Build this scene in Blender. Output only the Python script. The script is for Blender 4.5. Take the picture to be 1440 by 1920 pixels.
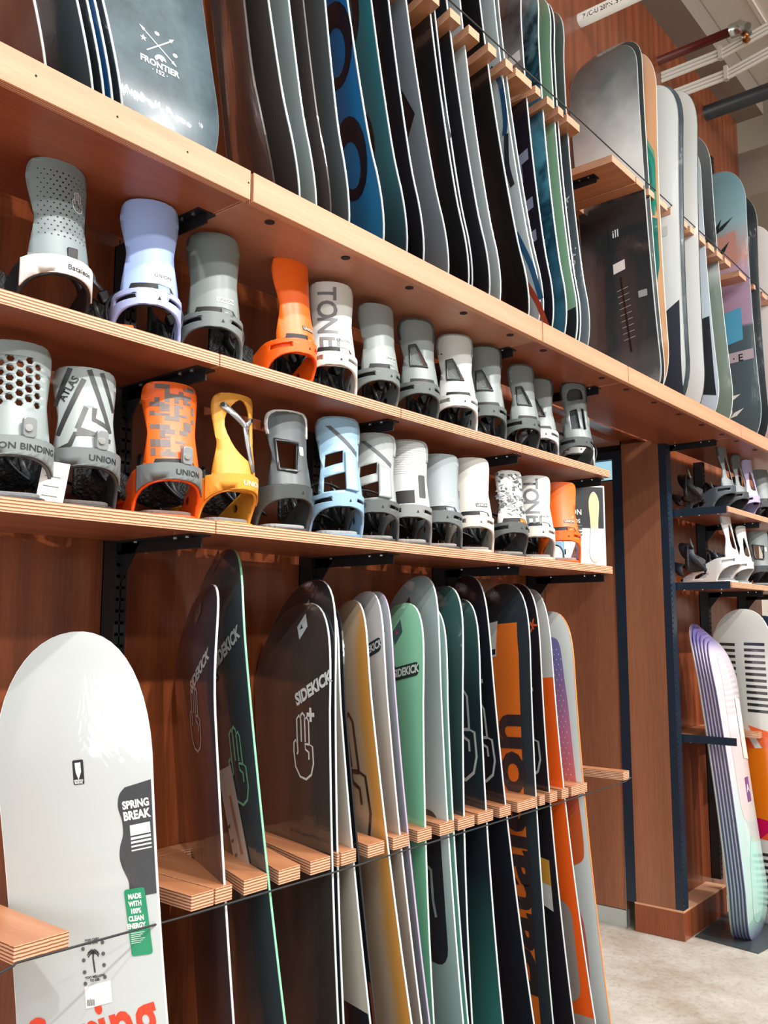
import bpy, bmesh, math, random
from mathutils import Vector, Matrix
R=math.radians
for o in list(bpy.data.objects): bpy.data.objects.remove(o)
SC=bpy.context.scene; COL=SC.collection
# ------------------------------------------------------------------ camera
cam=bpy.data.cameras.new('camera'); cam.sensor_fit='VERTICAL'; cam.sensor_height=36.0; cam.lens=36.0*1688/1920
cam.clip_start=.02
co=bpy.data.objects.new('camera',cam); COL.objects.link(co)
co.location=(0,-1.75,1.44); co.rotation_euler=(R(97.25),0,R(39.45-90)); SC.camera=co
# ------------------------------------------------------------------ world, light, exposure
w=bpy.data.worlds.new('world'); SC.world=w; w.use_nodes=True
w.node_tree.nodes['Background'].inputs[0].default_value=(.80,.90,1,1); w.node_tree.nodes['Background'].inputs[1].default_value=.14
SC.view_settings.view_transform='Standard'; SC.view_settings.look='None'; SC.view_settings.gamma=1
SC.view_settings.exposure=0.06; SC.view_settings.use_curve_mapping=False
def area(name,loc,rot,sx,sy,e,c=(1,.98,.96)):
    l=bpy.data.lights.new(name,'AREA'); l.shape='RECTANGLE'; l.size=sx; l.size_y=sy; l.energy=e; l.color=c
    o=bpy.data.objects.new(name,l); COL.objects.link(o); o.location=loc; o.rotation_euler=rot; return o
# rows of ceiling tube lamps over the sales floor
for i,x in enumerate((-1.6,.4,2.4,4.4,6.4)):
    area('tube_light_near',(x,-3.0,4.80),(R(16),0,0),1.5,.10,40)
for i,x in enumerate((-1.0,2.0,5.0,8.0)):
    area('tube_light_far',(x,-5.6,4.80),(R(46),0,0),1.8,.2,55)
# track spotlights aimed at the display wall
for x in (-.9,.9,2.7,4.5,6.3):
    l=bpy.data.lights.new('track_spot','SPOT'); l.energy=430; l.color=(1,.97,.93); l.spot_size=R(62); l.spot_blend=.6; l.shadow_soft_size=.05
    o=bpy.data.objects.new('track_spot',l); COL.objects.link(o); o.location=(x,-3.7,4.65); o.rotation_euler=(R(52),0,R(-6))
# unseen cool area light added at the left for sheen on the board faces
area('cool_sheen_light',(-4.7,-3.4,2.1),(R(90),0,R(-90)),5.0,2.8,190,(.84,.94,1))
# ------------------------------------------------------------------ helpers
def srgb(h):
    if not isinstance(h,str): return h
    h=h.lstrip('#'); c=[int(h[i:i+2],16)/255 for i in (0,2,4)]
    return tuple(((v/12.92) if v<=.04045 else ((v+.055)/1.055)**2.4) for v in c)+(1,)
MC={}
def nodes(name):
    m=bpy.data.materials.new(name); m.use_nodes=True; nt=m.node_tree
    return m,nt,nt.nodes['Principled BSDF']
def N(nt,t,**k):
    n=nt.nodes.new(t)
    for a,b in k.items(): setattr(n,a,b)
    return n
def plain(h,rough=.45,metal=0,coat=0,name=None,bump=0,bs=200,trans=0,emit=0,spec=.5):
    key=('p',h,rough,metal,coat,bump,bs,trans,emit)
    if key in MC: return MC[key]
    m,nt,b=nodes(name or 'mat_'+str(h).strip('#')); b.inputs['Base Color'].default_value=srgb(h)
    b.inputs['Roughness'].default_value=rough; b.inputs['Metallic'].default_value=metal
    b.inputs['Coat Weight'].default_value=coat; b.inputs['Coat Roughness'].default_value=.04
    b.inputs['Transmission Weight'].default_value=trans; b.inputs['Specular IOR Level'].default_value=spec
    if emit: b.inputs['Emission Color'].default_value=srgb(h); b.inputs['Emission Strength'].default_value=emit
    tc=N(nt,'ShaderNodeTexCoord'); no=N(nt,'ShaderNodeTexNoise'); no.inputs['Scale'].default_value=bs if bump else 35
    nt.links.new(tc.outputs['Object'],no.inputs['Vector'])
    if bump:
        bp=N(nt,'ShaderNodeBump'); bp.inputs['Strength'].default_value=bump; bp.inputs['Distance'].default_value=.01
        nt.links.new(no.outputs['Fac'],bp.inputs['Height']); nt.links.new(bp.outputs['Normal'],b.inputs['Normal'])
    else:
        mr=N(nt,'ShaderNodeMapRange'); mr.inputs['To Min'].default_value=max(rough-.06,.02); mr.inputs['To Max'].default_value=rough+.06
        nt.links.new(no.outputs['Fac'],mr.inputs['Value']); nt.links.new(mr.outputs[0],b.inputs['Roughness'])
    MC[key]=m; return m
def ramp(nt,stops,interp='LINEAR'):
    r=N(nt,'ShaderNodeValToRGB'); cr=r.color_ramp; cr.interpolation=interp
    while len(cr.elements)<len(stops): cr.elements.new(.5)
    for e,(p,c) in zip(cr.elements,stops): e.position=p; e.color=srgb(c)
    return r
def wood(name,c0,c1,c2,axis='z',scale=1.0,rough=.32,coat=.25,ring=6,bump=.05):
    """long-grained veneer; axis is the grain direction"""
    m,nt,b=nodes(name); tc=N(nt,'ShaderNodeTexCoord'); mp=N(nt,'ShaderNodeMapping')
    s={'x':(.35,7,7),'y':(7,.35,7),'z':(7,7,.35)}[axis]; mp.inputs['Scale'].default_value=[v*scale for v in s]
    nt.links.new(tc.outputs['Object'],mp.inputs['Vector'])
    n1=N(nt,'ShaderNodeTexNoise'); n1.inputs['Scale'].default_value=1.0; n1.inputs['Detail'].default_value=5; n1.inputs['Distortion'].default_value=.7
    n2=N(nt,'ShaderNodeTexNoise'); n2.inputs['Scale'].default_value=ring*4; n2.inputs['Detail'].default_value=6; n2.inputs['Roughness'].default_value=.7
    wv=N(nt,'ShaderNodeTexWave'); wv.wave_type='RINGS'; wv.rings_direction={'x':'X','y':'Y','z':'Z'}[axis]
    wv.inputs['Scale'].default_value=.5; wv.inputs['Distortion'].default_value=7; wv.inputs['Detail'].default_value=3; wv.inputs['Detail Scale'].default_value=.8
    for q in (n1,n2,wv): nt.links.new(mp.outputs[0],q.inputs['Vector'])
    a=N(nt,'ShaderNodeMath',operation='MULTIPLY_ADD'); a.inputs[1].default_value=.45
    nt.links.new(n2.outputs['Fac'],a.inputs[0])
    a2=N(nt,'ShaderNodeMath',operation='MULTIPLY_ADD'); a2.inputs[1].default_value=.35; nt.links.new(n1.outputs['Fac'],a2.inputs[0])
    wm=N(nt,'ShaderNodeMath',operation='MULTIPLY'); wm.inputs[1].default_value=.12; nt.links.new(wv.outputs['Fac'],wm.inputs[0])
    nt.links.new(wm.outputs[0],a2.inputs[2]); nt.links.new(a2.outputs[0],a.inputs[2])
    r=ramp(nt,[(.28,c0),(.5,c1),(.72,c2)]); nt.links.new(a.outputs[0],r.inputs[0]); nt.links.new(r.outputs[0],b.inputs['Base Color'])
    b.inputs['Roughness'].default_value=rough; b.inputs['Coat Weight'].default_value=coat; b.inputs['Coat Roughness'].default_value=.15
    bp=N(nt,'ShaderNodeBump'); bp.inputs['Strength'].default_value=bump; bp.inputs['Distance'].default_value=.004
    nt.links.new(n2.outputs['Fac'],bp.inputs['Height']); nt.links.new(bp.outputs['Normal'],b.inputs['Normal'])
    return m
def plyedge(name,axis,per=.0052,light='#d9a27c',dark='#7c4022'):
    m,nt,b=nodes(name); tc=N(nt,'ShaderNodeTexCoord'); sp=N(nt,'ShaderNodeSeparateXYZ'); nt.links.new(tc.outputs['Object'],sp.inputs[0])
    d=N(nt,'ShaderNodeMath',operation='DIVIDE'); d.inputs[1].default_value=per; nt.links.new(sp.outputs[axis.upper()],d.inputs[0])
    fr=N(nt,'ShaderNodeMath',operation='FRACT'); nt.links.new(d.outputs[0],fr.inputs[0])
    no=N(nt,'ShaderNodeTexNoise'); no.inputs['Scale'].default_value=90; nt.links.new(tc.outputs['Object'],no.inputs['Vector'])
    ad=N(nt,'ShaderNodeMath',operation='MULTIPLY_ADD'); ad.inputs[1].default_value=.35; nt.links.new(no.outputs['Fac'],ad.inputs[0]); nt.links.new(fr.outputs[0],ad.inputs[2])
    r=ramp(nt,[(.5,light),(.62,dark),(.95,dark),(1.0,light)]); nt.links.new(ad.outputs[0],r.inputs[0]); nt.links.new(r.outputs[0],b.inputs['Base Color'])
    b.inputs['Roughness'].default_value=.5; return m
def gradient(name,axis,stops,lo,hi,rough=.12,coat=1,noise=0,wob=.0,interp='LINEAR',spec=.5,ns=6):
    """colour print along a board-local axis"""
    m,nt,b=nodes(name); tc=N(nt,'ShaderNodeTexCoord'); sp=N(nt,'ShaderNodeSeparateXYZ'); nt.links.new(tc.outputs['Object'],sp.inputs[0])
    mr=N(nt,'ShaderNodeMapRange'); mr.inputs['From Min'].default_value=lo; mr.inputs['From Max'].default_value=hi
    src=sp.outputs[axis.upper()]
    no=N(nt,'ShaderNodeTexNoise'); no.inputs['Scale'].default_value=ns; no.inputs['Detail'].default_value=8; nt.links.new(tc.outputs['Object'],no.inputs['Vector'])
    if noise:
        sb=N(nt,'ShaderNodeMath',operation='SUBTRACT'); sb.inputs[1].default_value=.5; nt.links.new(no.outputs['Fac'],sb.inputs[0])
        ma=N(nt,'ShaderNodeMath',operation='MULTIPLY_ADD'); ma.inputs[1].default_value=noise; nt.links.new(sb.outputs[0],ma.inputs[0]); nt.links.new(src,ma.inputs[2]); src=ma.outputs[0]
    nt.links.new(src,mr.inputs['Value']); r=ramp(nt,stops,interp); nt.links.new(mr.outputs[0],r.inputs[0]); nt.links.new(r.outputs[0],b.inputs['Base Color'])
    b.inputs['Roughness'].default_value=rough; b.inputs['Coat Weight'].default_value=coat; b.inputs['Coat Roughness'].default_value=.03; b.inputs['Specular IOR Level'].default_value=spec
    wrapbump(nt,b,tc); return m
def wrapbump(nt,b,tc,strength=.10):
    n=N(nt,'ShaderNodeTexNoise'); n.inputs['Scale'].default_value=9; n.inputs['Detail'].default_value=3; n.inputs['Distortion'].default_value=1.5
    mp=N(nt,'ShaderNodeMapping'); mp.inputs['Scale'].default_value=(1.6,1,.5); nt.links.new(tc.outputs['Object'],mp.inputs['Vector']); nt.links.new(mp.outputs[0],n.inputs['Vector'])
    bp=N(nt,'ShaderNodeBump'); bp.inputs['Strength'].default_value=strength; bp.inputs['Distance'].default_value=.02
    nt.links.new(n.outputs['Fac'],bp.inputs['Height']); nt.links.new(bp.outputs['Normal'],b.inputs['Coat Normal'])
def gloss(h,rough=.22,var=0):
    """lacquered board face under clear shrink wrap"""
    key=('g',h,rough,var)
    if key in MC: return MC[key]
    m,nt,b=nodes('board_face_'+h.strip('#')); tc=N(nt,'ShaderNodeTexCoord'); b.inputs['Base Color'].default_value=srgb(h)
    if var:
        no=N(nt,'ShaderNodeTexNoise'); no.inputs['Scale'].default_value=7; no.inputs['Detail'].default_value=9; no.inputs['Roughness'].default_value=.65
        nt.links.new(tc.outputs['Object'],no.inputs['Vector']); c=srgb(h)
        k=var; r=ramp(nt,[(.35,tuple(v*(1-k) for v in c[:3])+(1,)),(.65,tuple(min(1,v*(1+k)) for v in c[:3])+(1,))]); nt.links.new(no.outputs['Fac'],r.inputs[0]); nt.links.new(r.outputs[0],b.inputs['Base Color'])
    b.inputs['Roughness'].default_value=rough; b.inputs['Coat Weight'].default_value=1; b.inputs['Coat Roughness'].default_value=.03
    wrapbump(nt,b,tc); MC[key]=m; return m
# -- objects
def mesh(name,vs,fs,mats,parent=None,mi=None,smooth=False,loc=None):
    me=bpy.data.meshes.new(name); me.from_pydata([tuple(v) for v in vs],[],[tuple(f) for f in fs])
    for m in (mats if isinstance(mats,(list,tuple)) else [mats]): me.materials.append(m)
    if mi: me.polygons.foreach_set('material_index',mi)
    if smooth: me.polygons.foreach_set('use_smooth',[True]*len(me.polygons))
    me.update(); o=bpy.data.objects.new(name,me); COL.objects.link(o)
    if parent: o.parent=parent
    if loc: o.location=loc
    return o
class MB:
    def __init__(s): s.v=[]; s.f=[]; s.m=[]
    def add(s,vs,fs,mi=0):
        k=len(s.v); s.v+=[tuple(v) for v in vs]; s.f+=[tuple(i+k for i in f) for f in fs]; s.m+=[mi]*len(fs); return s
    def box(s,a,b,mi=0,mt=None):
        (x0,y0,z0),(x1,y1,z1)=a,b
        vs=[(x0,y0,z0),(x1,y0,z0),(x1,y1,z0),(x0,y1,z0),(x0,y0,z1),(x1,y0,z1),(x1,y1,z1),(x0,y1,z1)]
        fs=[(0,3,2,1),(4,5,6,7),(0,1,5,4),(1,2,6,5),(2,3,7,6),(3,0,4,7)]
        k=len(s.v); s.v+=vs; s.f+=[tuple(i+k for i in f) for f in fs]
        s.m+=(mt if mt else [mi]*6); return s        # mt order: bottom, top, -y, +x, +y, -x
    def cbox(s,c,d,mi=0): return s.box([c[i]-d[i]/2 for i in range(3)],[c[i]+d[i]/2 for i in range(3)],mi)
    def tube(s,pts,r,n=8,mi=0,cap=True):
        pts=[Vector(p) for p in pts]; rs=r if isinstance(r,(list,tuple)) else [r]*len(pts); k=len(s.v)
        for i,p in enumerate(pts):
            t=(pts[min(i+1,len(pts)-1)]-pts[max(i-1,0)]).normalized()
            a=t.cross(Vector((0,0,1)) if abs(t.z)<.95 else Vector((1,0,0))).normalized(); b=t.cross(a)
            for j in range(n):
                an=2*math.pi*j/n; s.v.append(tuple(p+(a*math.cos(an)+b*math.sin(an))*rs[i]))
        for i in range(len(pts)-1):
            for j in range(n):
                s.f.append((k+i*n+j,k+i*n+(j+1)%n,k+(i+1)*n+(j+1)%n,k+(i+1)*n+j)); s.m.append(mi)
        if cap:
            s.f.append(tuple(k+j for j in range(n))); s.m.append(mi); e=k+(len(pts)-1)*n; s.f.append(tuple(e+j for j in reversed(range(n)))); s.m.append(mi)
        return s
    def prism(s,poly,z0,z1,mi=0,side=None):
        n=len(poly); k=len(s.v); s.v+=[(x,y,z0) for x,y in poly]+[(x,y,z1) for x,y in poly]
        s.f.append(tuple(k+i for i in reversed(range(n)))); s.f.append(tuple(k+n+i for i in range(n))); s.m+=[mi,mi]
        for i in range(n):
            j=(i+1)%n; s.f.append((k+i,k+j,k+n+j,k+n+i)); s.m.append(mi if side is None else side)
        return s
    def build(s,name,mats,parent=None,smooth=False,loc=None,bevel=0):
        o=mesh(name,s.v,s.f,mats,parent,s.m if isinstance(mats,(list,tuple)) else None,smooth,loc)
        if bevel:
            b=o.modifiers.new('bevel','BEVEL'); b.width=bevel; b.segments=2; b.limit_method='ANGLE'
        return o
def tag(o,label,cat,group=None,kind=None):
    if label: o['label']=label
    if cat: o['category']=cat
    if group: o['group']=group
    if kind: o['kind']=kind
    return o
def thing(name,label,cat,loc=(0,0,0),rot=(0,0,0),group=None):
    o=bpy.data.objects.new(name,None); COL.objects.link(o); o.location=loc; o.rotation_euler=rot; o.empty_display_size=.05
    return tag(o,label,cat,group)
def struct(o): o['kind']='structure'; return o
# -- 2D shapes: filled outlines with holes, lettering
def fill2d(splines,cuts=None):
    """closed point lists (outer + holes) -> triangulated 2D bmesh verts/faces, cut to a grid so it can be bent"""
    cu=bpy.data.curves.new('tmp','CURVE'); cu.dimensions='2D'; cu.fill_mode='BOTH'
    fl=[]
    for q in splines: fl+=(q if isinstance(q[0][0],(tuple,list)) else [q])
    for pts in fl:
        sp=cu.splines.new('POLY'); sp.points.add(len(pts)-1); sp.use_cyclic_u=True
        for p,q in zip(sp.points,pts): p.co=(q[0],q[1],0,1)
    return _flat(cu,cuts)
def text2d(s,size=.1,bold=0,align='CENTER',sx=1,shear=0,rot=0,at=(0,0),cuts=None,sp=1):
    cu=bpy.data.curves.new('tmp','FONT'); cu.body=s; cu.size=size; cu.align_x=align; cu.align_y='CENTER'; cu.offset=bold*size; cu.shear=shear; cu.resolution_u=3; cu.space_character=sp
    v,f=_flat(cu,None); c,n=math.cos(rot),math.sin(rot); v=[(x*sx,y) for x,y in v]
    v=[(at[0]+x*c-y*n,at[1]+x*n+y*c) for x,y in v]
    return gridcut(v,f,cuts) if cuts else (v,f)
def _flat(cu,cuts):
    ob=bpy.data.objects.new('tmp',cu); me=bpy.data.meshes.new_from_object(ob)
    v=[(p.co.x,p.co.y) for p in me.vertices]; f=[tuple(p.vertices) for p in me.polygons]
    bpy.data.objects.remove(ob); bpy.data.curves.remove(cu); bpy.data.meshes.remove(me)
    return gridcut(v,f,cuts) if cuts else (v,f)
def gridcut(v,f,cuts):
    bm=bmesh.new(); vs=[bm.verts.new((x,y,0)) for x,y in v]
    for q in f:
        try: bm.faces.new([vs[i] for i in q])
        except ValueError: pass
    for ax in (0,1):
        st=cuts[ax]
        if not st or not v: continue
        lo=min(p[ax] for p in v); hi=max(p[ax] for p in v); t=math.ceil(lo/st)*st
        while t<hi:
            n=[0,0,0]; n[ax]=1; c=[0,0,0]; c[ax]=t
            bmesh.ops.bisect_plane(bm,geom=bm.verts[:]+bm.edges[:]+bm.faces[:],plane_co=c,plane_no=n,dist=1e-6); t+=st
    bm.verts.index_update(); r=([(p.co.x,p.co.y) for p in bm.verts],[tuple(q.index for q in fc.verts) for fc in bm.faces]); bm.free(); return r
def sheet(name,vf,fn,mat,parent,thick=0,smooth=True,off=1):
    v,f=vf; o=mesh(name,[fn(x,y) for x,y in v],f,mat,parent,smooth=smooth)
    if thick:
        m=o.modifiers.new('solid','SOLIDIFY'); m.thickness=thick; m.offset=off; m.use_even_offset=False
    return o
def circ(cx,cy,r,n=12,ry=None): return [(cx+r*math.cos(2*math.pi*i/n),cy+(ry or r)*math.sin(2*math.pi*i/n)) for i in range(n)]
def rrect(cx,cy,w,h,r,n=4):
    o=[]
    for qx,qy,a in ((1,1,0),(-1,1,90),(-1,-1,180),(1,-1,270)):
        for i in range(n+1):
            t=R(a+90*i/n); o.append((cx+qx*(w/2-r)+r*math.cos(t),cy+qy*(h/2-r)+r*math.sin(t)))
    return o
def stroke(pts,wd,closed=False):
    """polyline -> outline polygon with width"""
    n=len(pts); L=[];Rr=[]
    for i in range(n):
        a=Vector(pts[(i-1)%n] if closed or i>0 else pts[i]); b=Vector(pts[(i+1)%n] if closed or i<n-1 else pts[i]); d=(b-a)
        d=d.normalized() if d.length>0 else Vector((1,0)); nn=Vector((-d.y,d.x))*wd/2; p=Vector(pts[i]); L.append(tuple(p+nn)); Rr.append(tuple(p-nn))
    return [L,Rr] if closed else [L+Rr[::-1]]
def smoothp(pts,k=4,closed=True):
    n=len(pts); o=[]
    rng=range(n if closed else n-1)
    for i in rng:
        p0,p1,p2,p3=[Vector(pts[(i+j)%n] if closed else pts[min(max(i+j,0),n-1)]) for j in (-1,0,1,2)]
        for s in range(k):
            t=s/k; o.append(tuple(.5*((2*p1)+(p2-p0)*t+(2*p0-5*p1+4*p2-p3)*t*t+(3*p1-p0-3*p2+p3)*t**3)))
    if not closed: o.append(tuple(pts[-1]))
    return o
# ------------------------------------------------------------------ materials
M_wall=wood('cherry_wall','#64301d','#8a4728','#a65c37','z',1.0,.30,.3)
M_door=wood('walnut_door','#7a4c35','#966045','#ad755a','z',.9,.45,.05)
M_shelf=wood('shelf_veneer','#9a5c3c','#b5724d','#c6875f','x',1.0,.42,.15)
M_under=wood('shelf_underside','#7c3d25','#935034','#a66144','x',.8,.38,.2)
M_fascia=wood('fascia_veneer','#b87e5e','#c68d6d','#d39d7e','x',1.3,.45,.05)
M_comb=wood('comb_veneer','#a86a48','#bd8058','#cd956d','y',1.2,.40,.2)
M_plyz=plyedge('ply_edge_horizontal','z',.0058,'#d9ac8c','#8a4e2f'); M_plyy=plyedge('ply_edge_upright','y',.0052)
M_black=plain('#15161a',.42,name='black_steel'); M_dark=plain('#101013',.6,name='black_rubber')
M_navy=plain('#1b2a3a',.35,name='dark_blue_steel'); M_steel=plain('#b9bdbd',.25,1,name='bright_steel')
M_screw=plain('#c9cbca',.3,1,name='screw_steel'); M_white=plain('#e9eae6',.35,name='white_plastic'); M_cord=plain('#25282b',.5,name='cord_black')
M_taupe=plain('#8e8378',.7,name='taupe_paint'); M_cream=plain('#d8d0c4',.75,name='cream_paint')
M_hole=plain('#1a0d08',.8,name='bored_hole')
def concrete():
    m,nt,b=nodes('concrete_floor'); tc=N(nt,'ShaderNodeTexCoord'); n1=N(nt,'ShaderNodeTexNoise'); n1.inputs['Scale'].default_value=3.2; n1.inputs['Detail'].default_value=10; n1.inputs['Roughness'].default_value=.68
    n2=N(nt,'ShaderNodeTexNoise'); n2.inputs['Scale'].default_value=38; n2.inputs['Detail'].default_value=8; n2.inputs['Roughness'].default_value=.75
    for n in (n1,n2): nt.links.new(tc.outputs['Object'],n.inputs['Vector'])
    r1=ramp(nt,[(.34,'#a39683'),(.5,'#bdb6ab'),(.66,'#cfcbc3')]); r2=ramp(nt,[(.36,'#8d8478'),(.5,'#ffffff')]); nt.links.new(n1.outputs['Fac'],r1.inputs[0]); nt.links.new(n2.outputs['Fac'],r2.inputs[0])
    mx=N(nt,'ShaderNodeMixRGB',blend_type='MULTIPLY'); mx.inputs[0].default_value=.30; nt.links.new(r1.outputs[0],mx.inputs[1]); nt.links.new(r2.outputs[0],mx.inputs[2]); nt.links.new(mx.outputs[0],b.inputs['Base Color'])
    b.inputs['Roughness'].default_value=.5; bp=N(nt,'ShaderNodeBump'); bp.inputs['Strength'].default_value=.12; bp.inputs['Distance'].default_value=.01; nt.links.new(n2.outputs['Fac'],bp.inputs['Height']); nt.links.new(bp.outputs['Normal'],b.inputs['Normal'])
    return m
M_floor=concrete()
# ------------------------------------------------------------------ the room
YW=.05; CEIL=5.02
struct(MB().box((-5,-8,-.06),(12.5,2.5,0)).build('floor',M_floor))
cl=struct(MB().box((-5,-8,CEIL),(12.5,2.5,CEIL+.06)).build('ceiling',plain('#d9d2c6',.8,name='ceiling_paint',bump=.15,bs=6)))
for i in range(7):
    y=-.35-.62*i; MB().box((-5,y-.012,CEIL-.02),(12.5,y+.012,CEIL)).build('ceiling_rib',M_cream,cl)
struct(MB().box((-5,-8.1,0),(12.5,-8,CEIL)).build('wall_front',M_cream)); struct(MB().box((-5.1,-8,0),(-5,2.5,CEIL)).build('wall_left',M_cream))
struct(MB().box((12.5,-8,0),(12.6,2.5,CEIL)).build('wall_right',M_cream)); struct(MB().box((-5,2.4,0),(12.5,2.5,CEIL)).build('wall_far',M_cream))
wb=struct(MB().box((-2.6,YW+.02,0),(3.15,YW+.14,2.38)).box((-2.6,YW+.02,2.38),(5.97,YW+.14,4.84)).box((4.27,YW+.02,0),(5.97,YW+.14,2.38)).build('wall_back',M_wall))
def panels(x0,x1,z0,z1,step,start):
    x=start
    while x<x1:
        a=max(x,x0)+.0015; b=min(x+step,x1)-.0015
        if b-a>.02: MB().box((a,YW,z0),(b,YW+.02,z1)).build('panel',M_wall,wb)
        x+=step
panels(-2.6,3.15,0,2.36,.6325,-2.605); panels(-2.6,5.97,2.3605,4.84,1.22,-2.605+.35); panels(4.30,5.97,0,2.36,.6,4.30)
struct(MB().box((-3,-.125,4.84),(5.97,YW+.14,CEIL)).build('trim_soffit',M_taupe))
struct(MB().box((5.97,-.6,4.30),(12.5,.10,4.62)).build('trim_beam',M_taupe)); struct(MB().box((6.0,.6,0),(12.5,.7,CEIL)).build('wall_side',M_cream))
# recess with a door on its far side
XJ=4.25
rec=struct(MB().box((3.15,1.0,0),(4.25,1.06,2.38)).box((3.10,YW+.14,0),(3.15,1.0,2.38)).box((3.10,YW+.14,2.36),(4.25,1.06,2.42)).build('wall_recess',M_door))
col=struct(MB().box((XJ,-.010,.13),(XJ+.06,.184,2.36)).build('wall_return',M_door))
MB().box((XJ-.006,-.052,0),(XJ+.07,.190,.125)).box((XJ+.07,-.052,0),(XJ+.56,.05,.125)).build('base',M_wall,col,bevel=.002)
MB().box((XJ-.004,-.050,.125),(XJ+.07,.190,.133)).box((XJ+.07,-.050,.125),(XJ+.56,.05,.133)).build('base_cap',plain('#d9a582',.5,name='pale_wood_cap'),col)
struct(MB().box((XJ-.003,.186,.13),(XJ+.04,.232,2.33)).box((XJ-.003,.232,2.29),(XJ+.04,1.0,2.33)).build('trim_frame',M_navy))
door=struct(MB().box((XJ+.004,.236,.085),(XJ+.04,.640,2.18)).build('door_1',M_door))
MB().box((XJ+.002,.236,.0),(XJ+.04,.640,.082)).build('kick_plate',plain('#c9d6d6',.3,.6,name='brushed_kick'),door)
MB().box((XJ-.001,.233,.0),(XJ+.006,.2355,2.29)).build('edge_strip',M_steel,door)
MB().box((XJ+.004,.645,0),(XJ+.04,1.0,2.18)).build('side_leaf',M_door,door)
struct(MB().box((XJ+.01,.236,2.19),(XJ+.03,1.0,2.285)).build('window_1',plain('#9fd0e2',.15,emit=.9,name='lit_transom_glass')))
# ------------------------------------------------------------------ wall uprights, shelves, brackets
def upright(x,z0,z1,label):
    mb=MB(); mb.box((-.016,.0,z0),(-.012,.05,z1)); mb.box((.012,.0,z0),(.016,.05,z1)); mb.box((-.016,.046,z0),(.016,.05,z1)); mb.box((-.0015,0,z0),(.0015,.004,z1))
    n=int((z1-z0)/.026)
    for i in range(n): mb.box((-.012,0,z0+i*.026),(.012,.003,z0+i*.026+.019))
    o=mb.build('slotted_upright',M_black,loc=(x,0,0)); return tag(o,label,'upright','slotted wall uprights')
UX=(.57,1.193,1.826,2.457,3.073)
for x,l in zip(UX,('black slotted steel upright behind the leftmost grey bindings','black slotted steel upright above the white board','black slotted steel upright above the large black board','black slotted steel upright above the pale blue board','black slotted steel upright at the end beside the door')):
    upright(x,.1,2.34,l)
mb=MB().box((.0,-.048,.134),(.004,-.011,2.335)).box((.004,-.015,.134),(.062,-.011,2.335))
for k in range(84): mb.box((.004,-.048,.134+k*.026),(.016,-.045,.134+k*.026+.018))
mb.box((.016,-.048,.134),(.060,-.045,2.335))
tag(mb.build('corner_upright',M_navy,loc=(XJ+.001,0,0)),'dark steel upright on the corner of the wood return','upright')
for x,l in zip((4.90,5.52),('dark steel upright behind the far white bindings','last dark steel upright at the right edge of the far bay')): upright(x,.135,2.34,l)
for x,l in zip((1.193,2.457,3.22,4.46,5.3),('black slotted upright on the upper wall behind the leftmost gap','black slotted upright on the upper wall behind the packed boards','black slotted upright on the upper wall beside the big grey board','black slotted upright on the upper wall behind the grey board','black slotted upright on the upper wall behind the last boards')): upright(x,2.42,4.3,l)
def bracket(x,z,depth,label,drop=.09):
    """steel arm under a shelf with a gusset to the upright"""
    t=thing('shelf_bracket',label,'bracket',(x,0,z),group='black shelf brackets')
    mb=MB(); mb.box((-.024,-depth+.03,-.004),(.024,.0,0)); mb.box((-.002,-depth+.03,-.028),(.002,.0,-.004)); arm=mb.build('arm',M_black,t)
    g=MB(); g.add([(-.002,.0,-.004),(-.002,-.07,-.004),(-.002,.0,-drop),(.002,.0,-.004),(.002,-.07,-.004),(.002,.0,-drop)],[(0,1,2),(5,4,3),(0,3,4,1),(1,4,5,2),(2,5,3,0)]); g.build('gusset',M_black,t)
    for yy in (-.07,-depth+.10,-depth+.06):
        for xx in (-.014,.014): MB().tube([(xx,yy,-.0075),(xx,yy,-.004)],.0045,8).build('screw',M_screw,arm)
    return t
def shelf(x0,x1,z,depth,label,th=.027,y1=-.004):
    t=thing('wooden_shelf',label,'shelf',((x0+x1)/2,0,z-th)); h=(x1-x0)/2-.0015
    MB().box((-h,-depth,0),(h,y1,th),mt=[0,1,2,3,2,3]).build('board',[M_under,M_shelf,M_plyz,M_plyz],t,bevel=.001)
    return t
S2,S3=2.012,1.657
names2=('left end','between the lilac and grey bindings','under the white lettered binding','under the pale high window bindings','right end over the door recess')
for i,(a,b) in enumerate(((.40,1.205),(1.205,1.821),(1.821,2.437),(2.437,3.065))):
    shelf(a,b,S2,.31,'upper binding shelf section, plywood edge, '+('under the perforated grey and lilac bindings','under the orange binding','under the white window binding','ending over the door recess')[i])
for i,(a,b) in enumerate(((.40,1.205),(1.205,2.443),(2.443,3.062))):
    shelf(a,b,S3,.31,'lower binding shelf section, plywood edge, '+('under the hexagon and stencil bindings','long, under the mustard and pale blue bindings','under the white lettered and orange bindings')[i])
shelf(4.335,5.95,S2,.31,'far bay upper binding shelf behind the doorway'); shelf(4.335,5.95,S3-.006,.31,'far bay lower binding shelf behind the doorway')
for z,nm in ((S2,'upper'),(S3,'lower')):
    for x,l in zip((1.193,1.826,2.457,3.05),('the first joint','the second upright','the third upright','the shelf end')): bracket(x,z-.027,.31,'black steel bracket holding the %s binding shelf at %s'%(nm,l))
    for x,l in zip((4.90,5.52),('middle','right')): bracket(x,z-.027-(.006 if nm=='lower' else 0),.31,'black steel bracket under the far bay %s shelf, %s'%(nm,l))
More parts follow.
